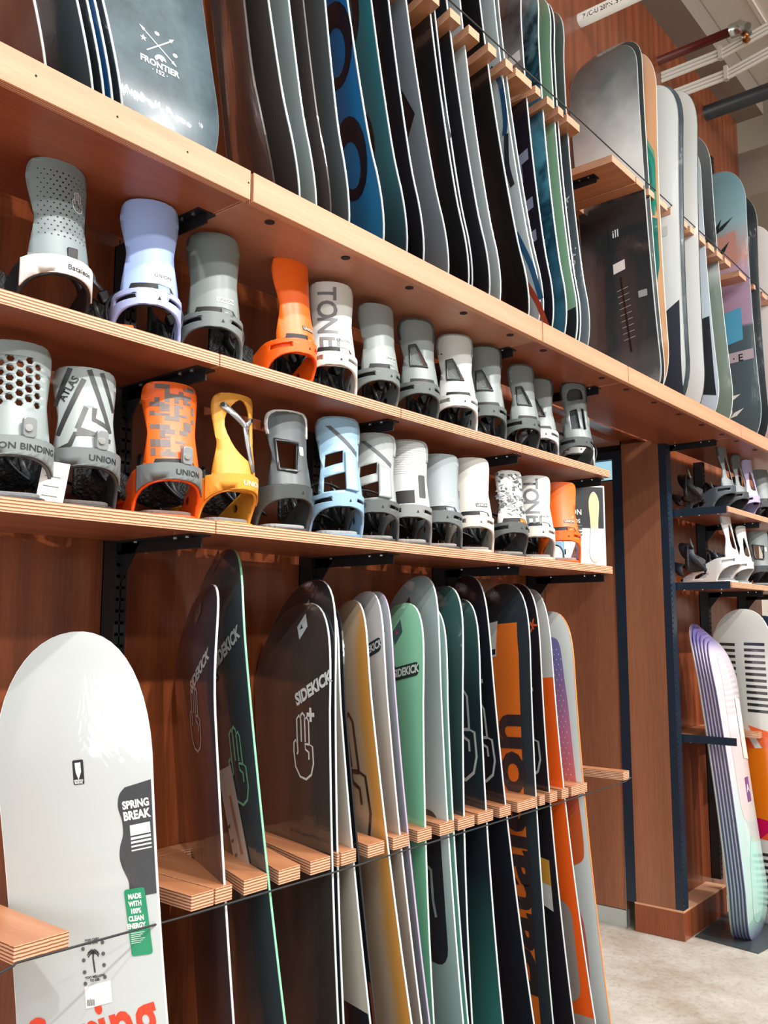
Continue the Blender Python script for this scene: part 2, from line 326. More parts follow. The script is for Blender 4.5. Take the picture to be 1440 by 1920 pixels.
def endplate(x,z,depth,label):
    t=thing('end_bracket',label,'bracket',(x,0,z),group='dark end brackets')
    MB().box((-.006,-depth,-.034),(-.002,-.0,.002)).build('plate',M_navy,t)
    g=MB(); g.add([(-.005,0,-.03),(-.005,-.05,-.03),(-.005,0,-.10),(-.001,0,-.03),(-.001,-.05,-.03),(-.001,0,-.10)],[(0,1,2),(5,4,3),(0,3,4,1),(1,4,5,2),(2,5,3,0)]); g.build('gusset',M_navy,t)
    for yy in (-.08,-.17,-.26): MB().tube([(.004,yy,-.036),(.004,yy,-.030)],.005,8).build('screw',M_screw,t)
endplate(4.333,S2,.305,'dark steel end bracket of the far upper shelf'); endplate(4.333,S3-.006,.305,'dark steel end bracket of the far lower shelf'); endplate(4.333,.925,.30,'dark steel end bracket of the far board rack')
# upper board shelf
TZ=2.385
for i,(a,b,l) in enumerate(((-.03,1.210,'left section, carrying the arrow-marked board'),(1.215,2.437,'long section under the packed boards'),(2.439,3.070,'section below the green and grey boards'),(3.072,4.325,'section under the pale round-nosed boards'),(4.327,5.95,'last section at the right edge'))):
    t=thing('board_shelf','high plywood board shelf, '+l,'shelf',((a+b)/2,0,0)); h=(b-a)/2-.002
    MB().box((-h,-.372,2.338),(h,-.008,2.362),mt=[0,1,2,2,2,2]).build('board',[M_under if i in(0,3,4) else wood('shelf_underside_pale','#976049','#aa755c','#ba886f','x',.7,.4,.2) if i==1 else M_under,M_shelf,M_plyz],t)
    MB().box((-h,-.392,2.330),(h,-.373,2.395),mt=[1,1,0,1,0,1]).build('front_lip',[M_fascia,M_plyy],t,bevel=.001)
    n=max(2,int((b-a)/.24)); 
    for k in range(n if i else 0):
        x=-h+.10+k*(2*h-.2)/(n-1); MB().tube([(x,-.335,2.3362),(x,-.335,2.3378)],.0115,14).build('plug_hole',M_hole,t)
    for k in range(4 if i==0 else 0):
        MB().tube([(-h+.75+k*.16,-.3926,2.366),(-h+.75+k*.16,-.3916,2.366)],.0022,8).build('nail_hole',M_hole,t)
for x,l in zip((1.193,2.457,3.073,4.335),('leftmost joint','third joint','fourth joint','door recess corner')): bracket(x,2.338,.30,'black steel bracket under the high board shelf at the '+l,.06)
# ------------------------------------------------------------------ slotted racks (combs)
def comb(label,z,rail,fingers,ang,y0=.045,yf=-.31,th=.030,slot=.055,cord=True):
    a,b=rail; t=thing('slotted_rack',label,'rack',((a+b)/2,0,z)); cx=(a+b)/2; tg=math.tan(R(ang))
    yr=y0-slot
    MB().box((a-cx,yr,-th),(b-cx,y0,0),mt=[0,0,1,1,1,1]).build('rail',[M_comb,M_plyz],t)
    for k,f in enumerate(fingers):
        x0,x1=f[0]-cx,f[1]-cx; s0=f[2] if len(f)>2 else tg; s1=f[3] if len(f)>3 else tg
        d=yr-yf; poly=[(x0,yf),(x1,yf),(min(x1+d*s1,b-cx-.001),yr),(min(x0+d*s0,b-cx-.003),yr)]
        MB().prism(poly,-th,0,0,1).build('finger',[M_comb,M_plyz],t,bevel=.0015)
    return t
LZ=.925
comb('slotted plywood rack at waist height, end finger in front of the white board',LZ,(.45,.93),[(.60,.67),(.806,.905,0,0)],18)
comb('slotted plywood rack at waist height, from the first logo boards to the yellow board',LZ,(1.165,1.83),[(1.166,1.222,0,0),(1.226,1.269,0,.36),(1.300,1.366,.36,.36),(1.398,1.463,.36,.36),(1.495,1.560,.3,.3),(1.582,1.590,.3,.3),(1.596,1.648,.3,.3),(1.690,1.752,.3,.3)],18)
comb('slotted plywood rack at waist height, from the green board to the orange lettered board',LZ,(1.832,2.60),[(1.785,1.850,.3,.3),(1.884,1.945,.3,.3),(1.980,2.046,.3,.3),(2.064,2.143,.3,.3),(2.160,2.238,.3,.3),(2.272,2.333,.3,.3),(2.370,2.485,.3,.3)],18)
comb('slotted plywood rack at waist height, last fingers before the door',LZ,(2.602,3.145),[(2.500,2.533,.3,.3),(2.563,2.611,.3,.3),(2.640,2.685,.3,.3),(2.705,2.815,.3,.3),(3.095,3.143,0,0)],18)
UZ=3.30
comb('slotted plywood rack high on the wall above the packed dark boards',UZ,(1.75,2.57),[(1.84,1.89),(1.95,2.01),(2.065,2.12),(2.165,2.225),(2.275,2.325),(2.38,2.425),(2.445,2.55,.15,0)],16)
comb('slotted plywood rack high on the wall above the green-edged boards',UZ,(2.572,3.05),[(2.575,2.61,0,.15),(2.655,2.70),(2.735,2.775),(2.80,2.90)],16)
comb('slotted plywood rack high on the wall holding the pale round-nosed boards',UZ,(3.16,4.56),[(3.175,3.395,0,0),(3.405,3.475,0,0)]+[(3.53+.118*k,3.53+.118*k+.082,0,0) for k in range(9)],0)
comb('short slotted plywood rack high on the wall at the far right',UZ,(4.66,5.6),[(4.69,4.80,0,0),(4.93,5.0,0,0),(5.08,5.15,0,0),(5.23,5.30,0,0),(5.40,5.5,0,0)],0)
bracket(2.50,UZ-.03,.24,'black steel bracket under the high rack, in front of the lettered board'); bracket(3.24,UZ-.03,.24,'black steel bracket under the high rack beside the big grey board')
comb('far bay slotted plywood rack holding the lilac boards',.925,(4.345,5.9),[(4.66,4.72,0,0),(4.76,4.86,-.1,-.1),(4.95,5.05,-.1,-.1),(5.2,5.3,-.1,-.1)],0,yf=-.30,slot=.12)
def cordline(label,pts,r=.0028):
    o=MB().tube(pts,r,6).build('elastic_cord',M_cord,smooth=True); return tag(o,label,'cord')
cordline('black elastic cord stretched across the waist-high racks and the white board',[(.60,-.330,.875),(.75,-.326,.892),(.800,-.322,.900),(.806,-.319,.902),(1.165,-.318,.893),(1.222,-.316,.892),(1.6,-.316,.889),(2.1,-.316,.889),(2.6,-.316,.889),(3.095,-.315,.892),(3.146,-.315,.900)],.0021)
cordline('black elastic cord stretched along the high racks',[(1.80,-.316,3.312),(2.4,-.316,3.312),(2.9,-.316,3.312),(3.17,-.316,3.31),(3.8,-.316,3.308),(4.56,-.316,3.305),(4.80,-.315,3.30),(5.4,-.315,3.30)])
# ------------------------------------------------------------------ snowboards
def halfw(t,w,dep,e,p):
    if t<e: k=(e-t)/e; return (w/2)*max(0,(1-k**p))**(1/p)
    if t>1-e: k=(t-1+e)/e; return (w/2)*max(0,(1-k**p))**(1/p)
    k=(t-.5)/(.5-e); return w/2-dep*(1-k*k)
class Board: pass
def board(label,pose,face,L=1.52,w=.31,edge='#d9dcd8',back='#22252a',dep=.018,e=.15,p=2.2,rock=.055,rl=.26,group=None,th=.0042,trock=None,ep=.0016,name='snowboard',noedge=False):
    """pose = x,y,z of the tail centre, yaw, in-plane lean, tilt"""
    x,y,z,a,b=pose[:5]; ro=pose[5] if len(pose)>5 else 0
    t=thing(name,label,'snowboard',(x,y,z),(R(ro),R(-b),R(-(90+a))),group or 'snowboards')
    tr=rock if trock is None else trock
    def off(s):
        o=0
        if s>L-rl: o+=rock*((s-L+rl)/rl)**2
        if s<rl: o+=tr*((rl-s)/rl)**2
        return o
    n=44; ss=[]
    for i in range(n+1):
        q=i/n
        q=.5-.5*math.cos(math.pi*q); ss.append(q*L)
    ss=sorted(set(ss)); vs=[];fs=[];mi=[]
    rows=[(s,halfw(s/L,w,dep,e,p),off(s)) for s in ss]
    for s,h,o in rows:
        h=max(h,.004)
        # four corners + inset line for the pale metal edge on the visible face
        vs+=[(-h,o,s),(-h+min(ep,h*.5),o-.0004,s),(h-min(ep,h*.5),o-.0004,s),(h,o,s),(h,o+th,s),(-h,o+th,s)]
    k=6
    for i in range(len(rows)-1):
        A=i*k;B=A+k
        for j in range(k):
            c=(j+1)%k; fs.append((A+j,A+c,B+c,B+j)); mi.append({0:1,1:0,2:1,3:1,4:2,5:1}[j])
    fs.append(tuple(range(k))[::-1]); mi.append(1); fs.append(tuple((len(rows)-1)*k+j for j in range(k))); mi.append(1)
    fm=face if not isinstance(face,str) else gloss(face)
    d=mesh('deck',vs,fs,[fm,gloss(edge,.3),gloss(back)],t,mi,smooth=False)
    for i,pl in enumerate(d.data.polygons): pl.use_smooth=(mi[i]!=1)
    B=Board(); B.o=t; B.deck=d; B.off=off; B.L=L; B.w=w; B.face=lambda px,s,lift=.0012:(px,off(s)-lift,s); B.hw=lambda s:halfw(s/L,w,dep,e,p)
    return B
def dec(B,vf,col,name='print',lift=.0012,mat=None,label=None):
    o=sheet(name,vf,lambda x,y:B.face(x,y,lift),mat or gloss(col),B.deck,smooth=True)
    if label: o['label']=label
    return o
CUT=(None,.03)
def txt(B,s,at,size,col,rot=0,bold=.02,shear=0,sx=1,lift=.0014,sp=1,name='lettering'): return dec(B,text2d(s,size,bold,'CENTER',sx,shear,rot,at,CUT,sp),col,name,lift)
def shp(B,spl,col,name='print',lift=.0012,mat=None): return dec(B,fill2d(spl,CUT),col,name,lift,mat)
def band(B,s0,s1,inset=.006,f0=None,f1=None):
    """polygon following the board outline between two stations; f0/f1 are left/right fractions of the half width"""
    n=14; Lf=[];Rt=[]
    for i in range(n+1):
        s=s0+(s1-s0)*i/n; h=max(B.hw(s)-inset,.002); Lf.append((-h if f0 is None else f0*h,s)); Rt.append((h if f1 is None else f1*h,s))
    return Rt+Lf[::-1]
# three-finger hand outline, unit height
def hand(cx,cy,h,wd):
    u=h; P=[(-.17,.02),(-.17,.40),(-.10,.46),(-.05,.40),(-.05,.46),(.0,.50),(.06,.46),(.06,.40),(.12,.44),(.17,.38),(.17,.03),(.26,.0),(.27,-.25),(.20,-.42),(.05,-.5),(-.12,-.47),(-.24,-.33),(-.28,-.1),(-.27,.04),(-.22,.08),(-.17,.02)]
    out=[stroke([(cx+x*u,cy+y*u) for x,y in P[:-1]],wd,True)]
    for q in ([(-.05,.40),(-.05,.06)],[(.06,.40),(.06,.06)],[(.17,.03),(.05,.03),(.06,-.05),(.15,-.09),(.15,-.2)],[(-.17,.02),(-.16,-.1),(-.19,-.14)]):
        out.append(stroke([(cx+x*u,cy+y*u) for x,y in q],wd))
    return out
def handprint(B,cx,cy,h,wd,col):
    for i,s in enumerate(hand(cx,cy,h,wd)): shp(B,s,col,'hand_outline',.0014)
def sticker(B,cx,cy,r,col,dark='#23262a'):
    shp(B,[[(cx,cy+r*1.35),(cx-r,cy),(cx,cy-r*1.35),(cx+r,cy)]],col,'diamond_sticker',.0016); shp(B,[[(cx-.2*r,cy+.3*r),(cx-.3*r,cy-.3*r),(cx+.3*r,cy-.1*r),(cx+.05*r,cy-.05*r)]],dark,'sticker_mark',.002)
# -- floor boards
W=board('white board with a charcoal stamp and red lettering at the lower left',(1.062,-.292,0,-31,7),gloss('#bfc5c4',.3),L=1.44,w=.318,edge='#eef1ef',dep=.012,e=.17,p=2.15,rock=.03)
def wp(*q): return [(x-.107,s) for x,s in q]
shp(W,[rrect(.010,1.172,.022,.046,.003)],'#1c1e22','badge'); shp(W,[[(.004,1.19),(.016,1.19),(.016,1.172),(.010,1.158),(.005,1.172)]],'#e6e8e6','badge_mark',.002); txt(W,'SPRING',(.010,1.1565),.0055,'#e6e8e6',bold=.03,lift=.002); txt(W,'BREAK',(.010,1.1525),.0055,'#e6e8e6',bold=.03,lift=.002)
pl=[(.100,1.135),(.088,1.122),(.084,1.10),(.090,1.075),(.090,1.05),(.083,1.03),(.080,1.01),(.084,.99),(.094,.965),(.094,.945),(.098,.936)]
pl=smoothp(pl,4,False); shp(W,[[(W.hw(.94)-.003,.940),(W.hw(1.0)-.003,1.0),(W.hw(1.06)-.003,1.06),(W.hw(1.14)-.003,1.145)]+pl],'#3a3e43','stamp_panel')
txt(W,'SPRING',(.120,1.103),.0195,'#e9ebe9',rot=R(4),bold=.045,lift=.002,sx=.82); txt(W,'BREAK',(.120,1.083),.0215,'#e9ebe9',rot=R(4),bold=.045,lift=.002,sx=.82)
shp(W,[[(.105,1.065),(.145,1.069),(.145,1.050),(.105,1.046)]],'#e9ebe9','stamp_block',.002)
for k in range(4): shp(W,[[(.105,1.043-k*.0075),(.145,1.047-k*.0075),(.145,1.0425-k*.0068),(.105,1.0385-k*.0068)]],'#e9ebe9','stamp_line',.002)
g0=[(.091,.948),(.121,.956)]
def rot2(p,c,a): return [(c[0]+(x-c[0])*math.cos(a)-(y-c[1])*math.sin(a),c[1]+(x-c[0])*math.sin(a)+(y-c[1])*math.cos(a)) for x,y in p]
GC=(.107,.893); shp(W,[rot2(rrect(GC[0],GC[1],.041,.118,.005),GC,R(3))],'#0d8f63','green_label',.002)
for k,(s_,z_) in enumerate((('MADE',.938),('WITH',.925),('100%',.912),('CLEAN',.899),('ENERGY.',.886))): txt(W,s_,(.0895 if 0 else .104,z_),.0122,'#eef3f0',rot=R(3),bold=.05,lift=.0026,sx=.78)
for k in range(6): shp(W,[[(.091,.874-k*.0035),(.118-.004*(k%3),.8755-k*.0035),(.118-.004*(k%3),.8742-k*.0035),(.091,.8727-k*.0035)]],'#cfe6dc','label_line',.0026)
for x,s in ((-.005,.853),(.034,.862),(-.005,.833),(.034,.842),(-.005,.812),(.034,.822),(-.005,.792),(.034,.801)): shp(W,[circ(x,s,.0036,12)],'#4b5054','insert_hole',.0018)
pc=(.0145,.835); shp(W,[stroke([(pc[0]+.001,pc[1]-.025),(pc[0]-.001,pc[1]),(pc[0],pc[1]+.008)],.003)],'#202327','palm_trunk',.0018)
for k in range(9):
    an=R(-30+30*k); shp(W,[stroke([(pc[0],pc[1]+.009),(pc[0]+.007*math.cos(an),pc[1]+.011+.006*math.sin(an)),(pc[0]+.012*math.cos(an),pc[1]+.006+.007*math.sin(an))],.0022)],'#202327','palm_leaf',.0018)
for s_,z_ in (('TOO CHILL',.868),('TO LIVE',.862),('TOO MELLOW',.803),('TO DIE.',.797)): txt(W,s_,(.0145,z_),.0058,'#202327',rot=R(5),bold=.04,lift=.0018)
shp(W,[[(-.007,.786),(.045,.795),(.045,.757),(-.007,.748)]],'#eef0ee','price_label',.0018)
for k in range(7): shp(W,[[(-.004+k*.0022,.764),(-.0028+k*.0022,.764),(-.0028+k*.0022,.753),(-.004+k*.0022,.753)]],'#3b3f42','barcode',.0022)
txt(W,'Spring',(.004,.702),.145,'#e2380f',rot=R(12),bold=.018,sx=.70,name='red_lettering')
WAX=gloss('#e7ebea',.35)
SK1=board('black board with pale outline hand, nearest the white board',(1.396,-.198,0,24,-.3,5.4),gloss('#2f303c'),L=1.535,w=.325,edge='#d5dad9')
txt(SK1,'SIDEKICK',(.048,1.350),.037,'#cfd8dc',rot=R(33),bold=.045,sx=.95); handprint(SK1,.010,1.250,.145,.0055,'#cfd6da'); sticker(SK1,-.03,1.475,.022,'#6b5145')
SK2=board('tall dark green-edged board with mint outline hand',(1.497,-.257,0,18,4.1,6.5),gloss('#3a464b'),L=1.63,w=.325,edge='#8fd9b0')
txt(SK2,'SIDEKICK',(.062,1.400),.040,'#dbe2e1',rot=R(24),bold=.045,sx=.95); handprint(SK2,.055,1.140,.17,.006,'#86d3ab'); sticker(SK2,-.05,1.61,.022,'#6b5145')
_dec=dec
def dec(B,vf,*a,**k): return _dec(B,([(x+.055,y-.02) for x,y in vf[0]],vf[1]),*a,**k)
shp(SK2,[[(-.115,1.14),(-.035,1.16),(.02,.90),(-.06,.86)]],'#cfc9c2','price_tag',.003); shp(SK2,[stroke([(-.058,1.09),(-.025,.965)],.014)],'#a9806a','tag_scale',.0036); shp(SK2,[[(-.022,.91),(.012,.925),(.017,.905),(-.014,.885)]],'#e0a33a','tag_patch',.0036)
for k in range(5): shp(SK2,[[(-.09+k*.011,1.02-k*.03),(-.075+k*.011,1.025-k*.03),(-.075+k*.011,1.018-k*.03),(-.09+k*.011,1.013-k*.03)]],'#6a625c','tag_print',.0036)
dec=_dec
shp(SK2,[[(-.06,1.375),(-.02,1.36),(.0,1.335),(-.03,1.32)]],'#6b7b80','wrap_tear',.003); shp(SK2,[smoothp([(.005,1.49),(.004,1.43),(-.015,1.385),(-.055,1.375),(-.02,1.395),(-.004,1.43)],3)],'#15181b','wrap_tear',.0018)
BB=board('black board standing just behind the large black hand board',(1.640,-.192,0,14,2.4,1.2),gloss('#22262b'),L=1.56,w=.34,edge='#cfd5d4'); sticker(BB,.01,1.48,.022,'#8d8078')
BF=board('large glossy black board with hand and plus sign',(1.620,-.191,0,13,2.4,1.5),gloss('#37332f'),L=1.5,w=.35,edge='#ccd3d2',dep=.016)
txt(BF,'SIDEKICK',(.104,1.290),.040,'#dfe4e3',rot=R(22),bold=.045,sx=.95); handprint(BF,.058,1.155,.155,.0055,'#dfe2e0'); txt(BF,'+',(.094,1.226),.06,'#dfe4e3',bold=.04); sticker(BF,.02,1.44,.024,'#b9c3c6')
T1=board('thin grey board squeezed beside the large black board',(1.732,-.274,0,21,4.8,4.6),gradient('cream_dark_print','z',[(0,'#b08a50'),(.27,'#b08a50'),(.28,'#23252c'),(.36,'#23252c'),(.37,'#cfc7b8'),(1,'#c9ced0')],0,1.5,interp='CONSTANT'),L=1.5,w=.30,edge='#c5cccc')
T2=board('narrow black and rust edged board left of the yellow board',(1.748,-.277,0,21,5.0,4.6),'#1d2026',L=1.495,w=.30,edge='#1b1c20',dep=.016)
for s0,s1,c in ((.30,.62,'#8c4526'),(.05,.30,'#d59a45'),(.62,1.2,'#17181c')): shp(T2,[band(T2,s0,s1,.0,.93,1.0)],c,'edge_print')
MU=board('cream and amber board with dark hand outline',(1.875,-.288,0,22,5.7,5.7),gradient('amber_fade','x',[(.0,'#cdbfae'),(.66,'#d6c0a2'),(.80,'#e2a455'),(1,'#e6a04a')],-.16,.16,noise=.10,ns=5),L=1.52,w=.315,edge='#dfe4e2'); 
handprint(MU,-.022,1.065,.36,.013,'#3b3330')
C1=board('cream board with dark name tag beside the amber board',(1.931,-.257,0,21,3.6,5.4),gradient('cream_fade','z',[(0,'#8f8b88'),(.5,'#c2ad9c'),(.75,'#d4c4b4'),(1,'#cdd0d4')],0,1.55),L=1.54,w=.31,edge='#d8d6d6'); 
shp(C1,[rot2(rrect(.085,1.385,.105,.036,.015),(.085,1.385),R(14))],'#33373a','name_tag',.0016); txt(C1,'SIDEKICK',(.085,1.385),.027,'#e9ebea',rot=R(14),bold=.04,lift=.0022); sticker(C1,-.01,1.47,.022,'#5c544f')
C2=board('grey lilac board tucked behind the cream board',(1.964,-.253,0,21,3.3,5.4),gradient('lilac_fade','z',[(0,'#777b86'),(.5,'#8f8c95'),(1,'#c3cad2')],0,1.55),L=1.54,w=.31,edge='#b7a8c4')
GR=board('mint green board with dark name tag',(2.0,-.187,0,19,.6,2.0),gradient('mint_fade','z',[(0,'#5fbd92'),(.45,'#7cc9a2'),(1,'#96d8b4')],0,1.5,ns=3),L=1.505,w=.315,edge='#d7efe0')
shp(GR,[rot2(rrect(.075,1.320,.125,.036,.016),(.075,1.320),R(10))],'#33423c','name_tag',.0016); txt(GR,'SIDEKICK',(.075,1.320),.029,'#e9efec',rot=R(10),bold=.04,lift=.0022); sticker(GR,.005,1.425,.026,'#4d6870','#d2455a')
for q in ([(-.05,1.40),(.0,1.33)],[(.02,1.33),(-.05,1.27)],[(-.05,1.22),(.03,1.20)],[(.0,1.24),(.04,1.10)],[(-.03,1.06),(.04,1.02)]): shp(GR,[stroke(q,.009)],'#2f5a4a','brush_stroke',.0014)
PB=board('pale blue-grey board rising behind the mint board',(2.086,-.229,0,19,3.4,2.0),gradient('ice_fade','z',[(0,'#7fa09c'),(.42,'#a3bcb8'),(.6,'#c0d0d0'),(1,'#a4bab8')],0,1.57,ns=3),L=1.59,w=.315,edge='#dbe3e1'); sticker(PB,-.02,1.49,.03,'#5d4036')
shp(PB,[rrect(.02,.74,.17,.40,.05)],'#2a333b','print'); shp(PB,[stroke([(.0,.80),(.05,.78),(.05,.70),(.06,.66)],.012)],'#a9c2be','print_line',.002)
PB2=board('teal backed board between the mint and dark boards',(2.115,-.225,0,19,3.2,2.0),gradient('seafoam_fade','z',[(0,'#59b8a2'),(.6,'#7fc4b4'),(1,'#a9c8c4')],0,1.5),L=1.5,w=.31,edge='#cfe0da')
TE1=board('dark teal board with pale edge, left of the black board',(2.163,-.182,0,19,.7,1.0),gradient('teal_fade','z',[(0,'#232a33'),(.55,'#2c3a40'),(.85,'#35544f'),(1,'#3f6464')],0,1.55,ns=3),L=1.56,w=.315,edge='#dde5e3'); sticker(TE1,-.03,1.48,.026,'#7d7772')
TE2=board('second dark teal board half hidden behind its neighbour',(2.240,-.245,0,19,5.0,.4),gradient('teal_fade_b','z',[(0,'#3f8f86'),(.5,'#1e2830'),(.8,'#22343a'),(1,'#3d6664')],0,1.5,ns=3),L=1.53,w=.315,edge='#d5dedb')
handprint(TE2,.045,1.13,.27,.010,'#cfd8d4')
BK=board('tall black board with plus sign and hand, left of the orange one',(2.370,-.275,0,19,6.3,2.6),gloss('#1c1f27'),L=1.61,w=.32,edge='#c9d0d0'); txt(BK,'+',(.085,1.27),.075,'#d6dcdb',bold=.04); handprint(BK,.055,1.10,.24,.009,'#cfd6d6'); sticker(BK,-.02,1.52,.03,'#4e453f')
OR=board('black-edged orange board with dark upright lettering',(2.513,-.212,0,15,3.5,0),gloss('#2d353b'),L=1.585,w=.33,edge='#c6cfcf',dep=.015); 
shp(OR,[[(p[0]-.014,p[1]) for p in band(OR,.02,1.45,.036)]],'#ee7a2c','orange_panel',.0012)
txt(OR,'Bataleon',(.044,.748),.205,'#3a3236',rot=R(90),bold=.03,lift=.002,sx=1.17,name='dark_lettering')
shp(OR,[[(-.035,1.455),(.012,1.46),(.012,1.345),(-.035,1.34)]],'#dcdcd8','white_label',.0026); shp(OR,[[(-.03,1.365),(.008,1.37),(.008,1.352),(-.03,1.347)]],'#202224','label_bar',.0032)
DK=board('dark board with orange tag lettering right of the orange board',(2.611,-.243,0,17,4.7,1.0),gloss('#201c22'),L=1.59,w=.315,edge='#c6cccb'); txt(DK,'SIDEKICK',(.07,1.40),.04,'#e0643a',rot=R(35),bold=.04); txt(DK,'+',(.09,1.23),.07,'#d6dcdb',bold=.04); handprint(DK,.055,1.07,.22,.009,'#bfc6c6')
shp(DK,[[(.05,.72),(.115,.71),(.115,.56),(.05,.58)]],'#d8d8d2','shop_tag',.003); shp(DK,[[(.05,.72),(.115,.71),(.115,.635),(.05,.65)]],'#dfa23c','tag_top',.0036)
GY=board('grey and orange board second from the right end of the rack',(2.700,-.273,0,17,6.4,1.3),gradient('grey_orange','z',[(0,'#a49a94'),(.14,'#a49a94'),(.15,'#f2601c'),(.8,'#f2601c'),(.81,'#c9c9c6')],0,1.56,interp='CONSTANT'),L=1.58,w=.31,edge='#c7cfcf')
shp(GY,[rrect(.05,.42,.12,.30,.05)],'#a49a94','print')
PU=board('white and orange board with dotted purple panel, last in the rack',(2.818,-.251,0,17,5.6,.4),gloss('#dfe5e3',.3),L=1.5,w=.32,edge='#e88a45',dep=.012)
PG=gradient('dotted_panel_fade','z',[(0,'#a27ab8'),(.28,'#e58f86'),(.42,'#f4713a'),(.56,'#f4713a'),(.60,'#f0735a'),(.75,'#e58bb0'),(.92,'#8f86c8'),(1,'#8f86c8')],0,1.42)
top=[(x,s) for x,s in smoothp([(-.10,.90),(-.10,1.28),(-.05,1.38),(.045,1.405),(.095,1.36),(.115,1.20),(.118,.95),(.125,.72),(.10,.66),(.0,.64),(-.12,.64)],4)]; shp(PU,[top],'','dotted_panel',.0012,PG)
low=smoothp([(-.12,.52),(.03,.53),(.08,.50),(.095,.40),(.09,.2),(.08,.02),(-.10,.02)],4); shp(PU,[low],'','dotted_panel',.0012,PG)
vv=[];ff=[]
for r in range(26):
    for c in range(10):
        s=1.36-r*.0175; x=-.10+c*.022+(.011 if r%2 else 0)
        if x<.10:
            k=len(vv); q=circ(x,s,.0028,5); vv+=q; ff.append(tuple(range(k,k+5)))
    for c in range(9):
        s=.46-r*.0165; x=-.10+c*.022+(.011 if r%2 else 0)
        if s>.03 and x<.08: k=len(vv); q=circ(x,s,.0028,5); vv+=q; ff.append(tuple(range(k,k+5)))
d_=dec(PU,(vv,ff),'#f1e6ee','dots',.0018); d_['kind']='stuff'
# -- upper boards, left to right
UB=[((0.775,-.20,2.37,4,3,11),'#3a2a26','dark brown board at the upper left corner of the shelf'),
((0.872,-.20,2.37,4,3,11),'#3c464b','slate grey board second from the upper left corner'),
((0.896,-.20,2.37,4,3,11),'#20262b','thin black board left of the royal blue board'),
((0.915,-.20,2.37,4,3,11),'#0f4f86','royal blue board beside the arrow-marked board'),
((0.938,-.20,2.37,4,3,11.5),'#243038','slim slate board left of the arrow-marked board')]
for ps,c,lb in UB: board(lb,ps,gloss(c),L=1.5,w=.30,edge='#c3cccd',rock=.05,group='snowboards on the high shelf')
FR=board('slate blue board marked with crossed arrows and FRONTIER',(1.095,-.265,2.37,-85,3,-8.5),gloss('#54646c',var=.3),L=1.52,w=.305,edge='#7d8b92',dep=.01,rock=.03,group='snowboards on the high shelf')
_dec=dec
def dec(B,vf,*a,**k):   # emblem drawn a little smaller and lower on the slate blue board
    return _dec(B,([(.006+(x+.03)*.72,.276+(y-.392)*.72) for x,y in vf[0]],vf[1]),*a,**k)
txt(FR,'FRONTIER',(-.030,.392),.0300,'#e6ecec',rot=R(-4),bold=.03,sx=.95); txt(FR,'· 152 ·',(-.032,.368),.021,'#e6ecec',rot=R(-4),bold=.03)
for q in ([(-.075,.50),(.02,.425)],[(-.07,.43),(.02,.50)]): shp(FR,[stroke(q,.004)],'#e6ecec','crossed_arrow',.0014)
for c,s in (((-.078,.503),R(140)),((.022,.503),R(40)),((.022,.423),R(-40))):
    shp(FR,[[(c[0]+.013*math.cos(s),c[1]+.013*math.sin(s)),(c[0]+.009*math.cos(s+2.4),c[1]+.009*math.sin(s+2.4)),(c[0]+.009*math.cos(s-2.4),c[1]+.009*math.sin(s-2.4))]],'#e6ecec','arrow_head',.0014)
shp(FR,[[( -.078+ (.012 if i%2==0 else .005)*math.sin(i*math.pi/5), .468+(.012 if i%2==0 else .005)*math.cos(i*math.pi/5)) for i in range(10)]],'#e6ecec','star_mark',.0014)
for c in ((-.028,.505),(.03,.455)): shp(FR,[circ(c[0],c[1],.009,7,.007)],'#e6ecec','leaf_mark',.0014)
shp(FR,[smoothp([(-.045,.418),(-.03,.432),(-.012,.43),(-.005,.415),(-.015,.418),(-.02,.41),(-.03,.418),(-.04,.408)],3)],'#e6ecec','bear_mark',.0014)
dec=_dec
PHOTO=gradient('frost_print','z',[(0,'#3a6d86'),(.3,'#14384a'),(.5,'#4d8aa0'),(.75,'#17323f'),(1,'#8fb4bd')],0,1.5,noise=.9,ns=14)
ROCK=gradient('rock_print','z',[(0,'#2b2322'),(.35,'#3a3130'),(.5,'#8b8a88'),(.7,'#5a5352'),(1,'#a9a7a4')],0,1.5,noise=.6,ns=11)
ROCKL=gradient('rock_over_black','z',[(0,'#1c1922'),(.60,'#1f1b25'),(.62,'#4a4443'),(.72,'#8b8a88'),(.82,'#4a4443'),(1,'#a9a7a4')],0,1.5,noise=.25,ns=11)
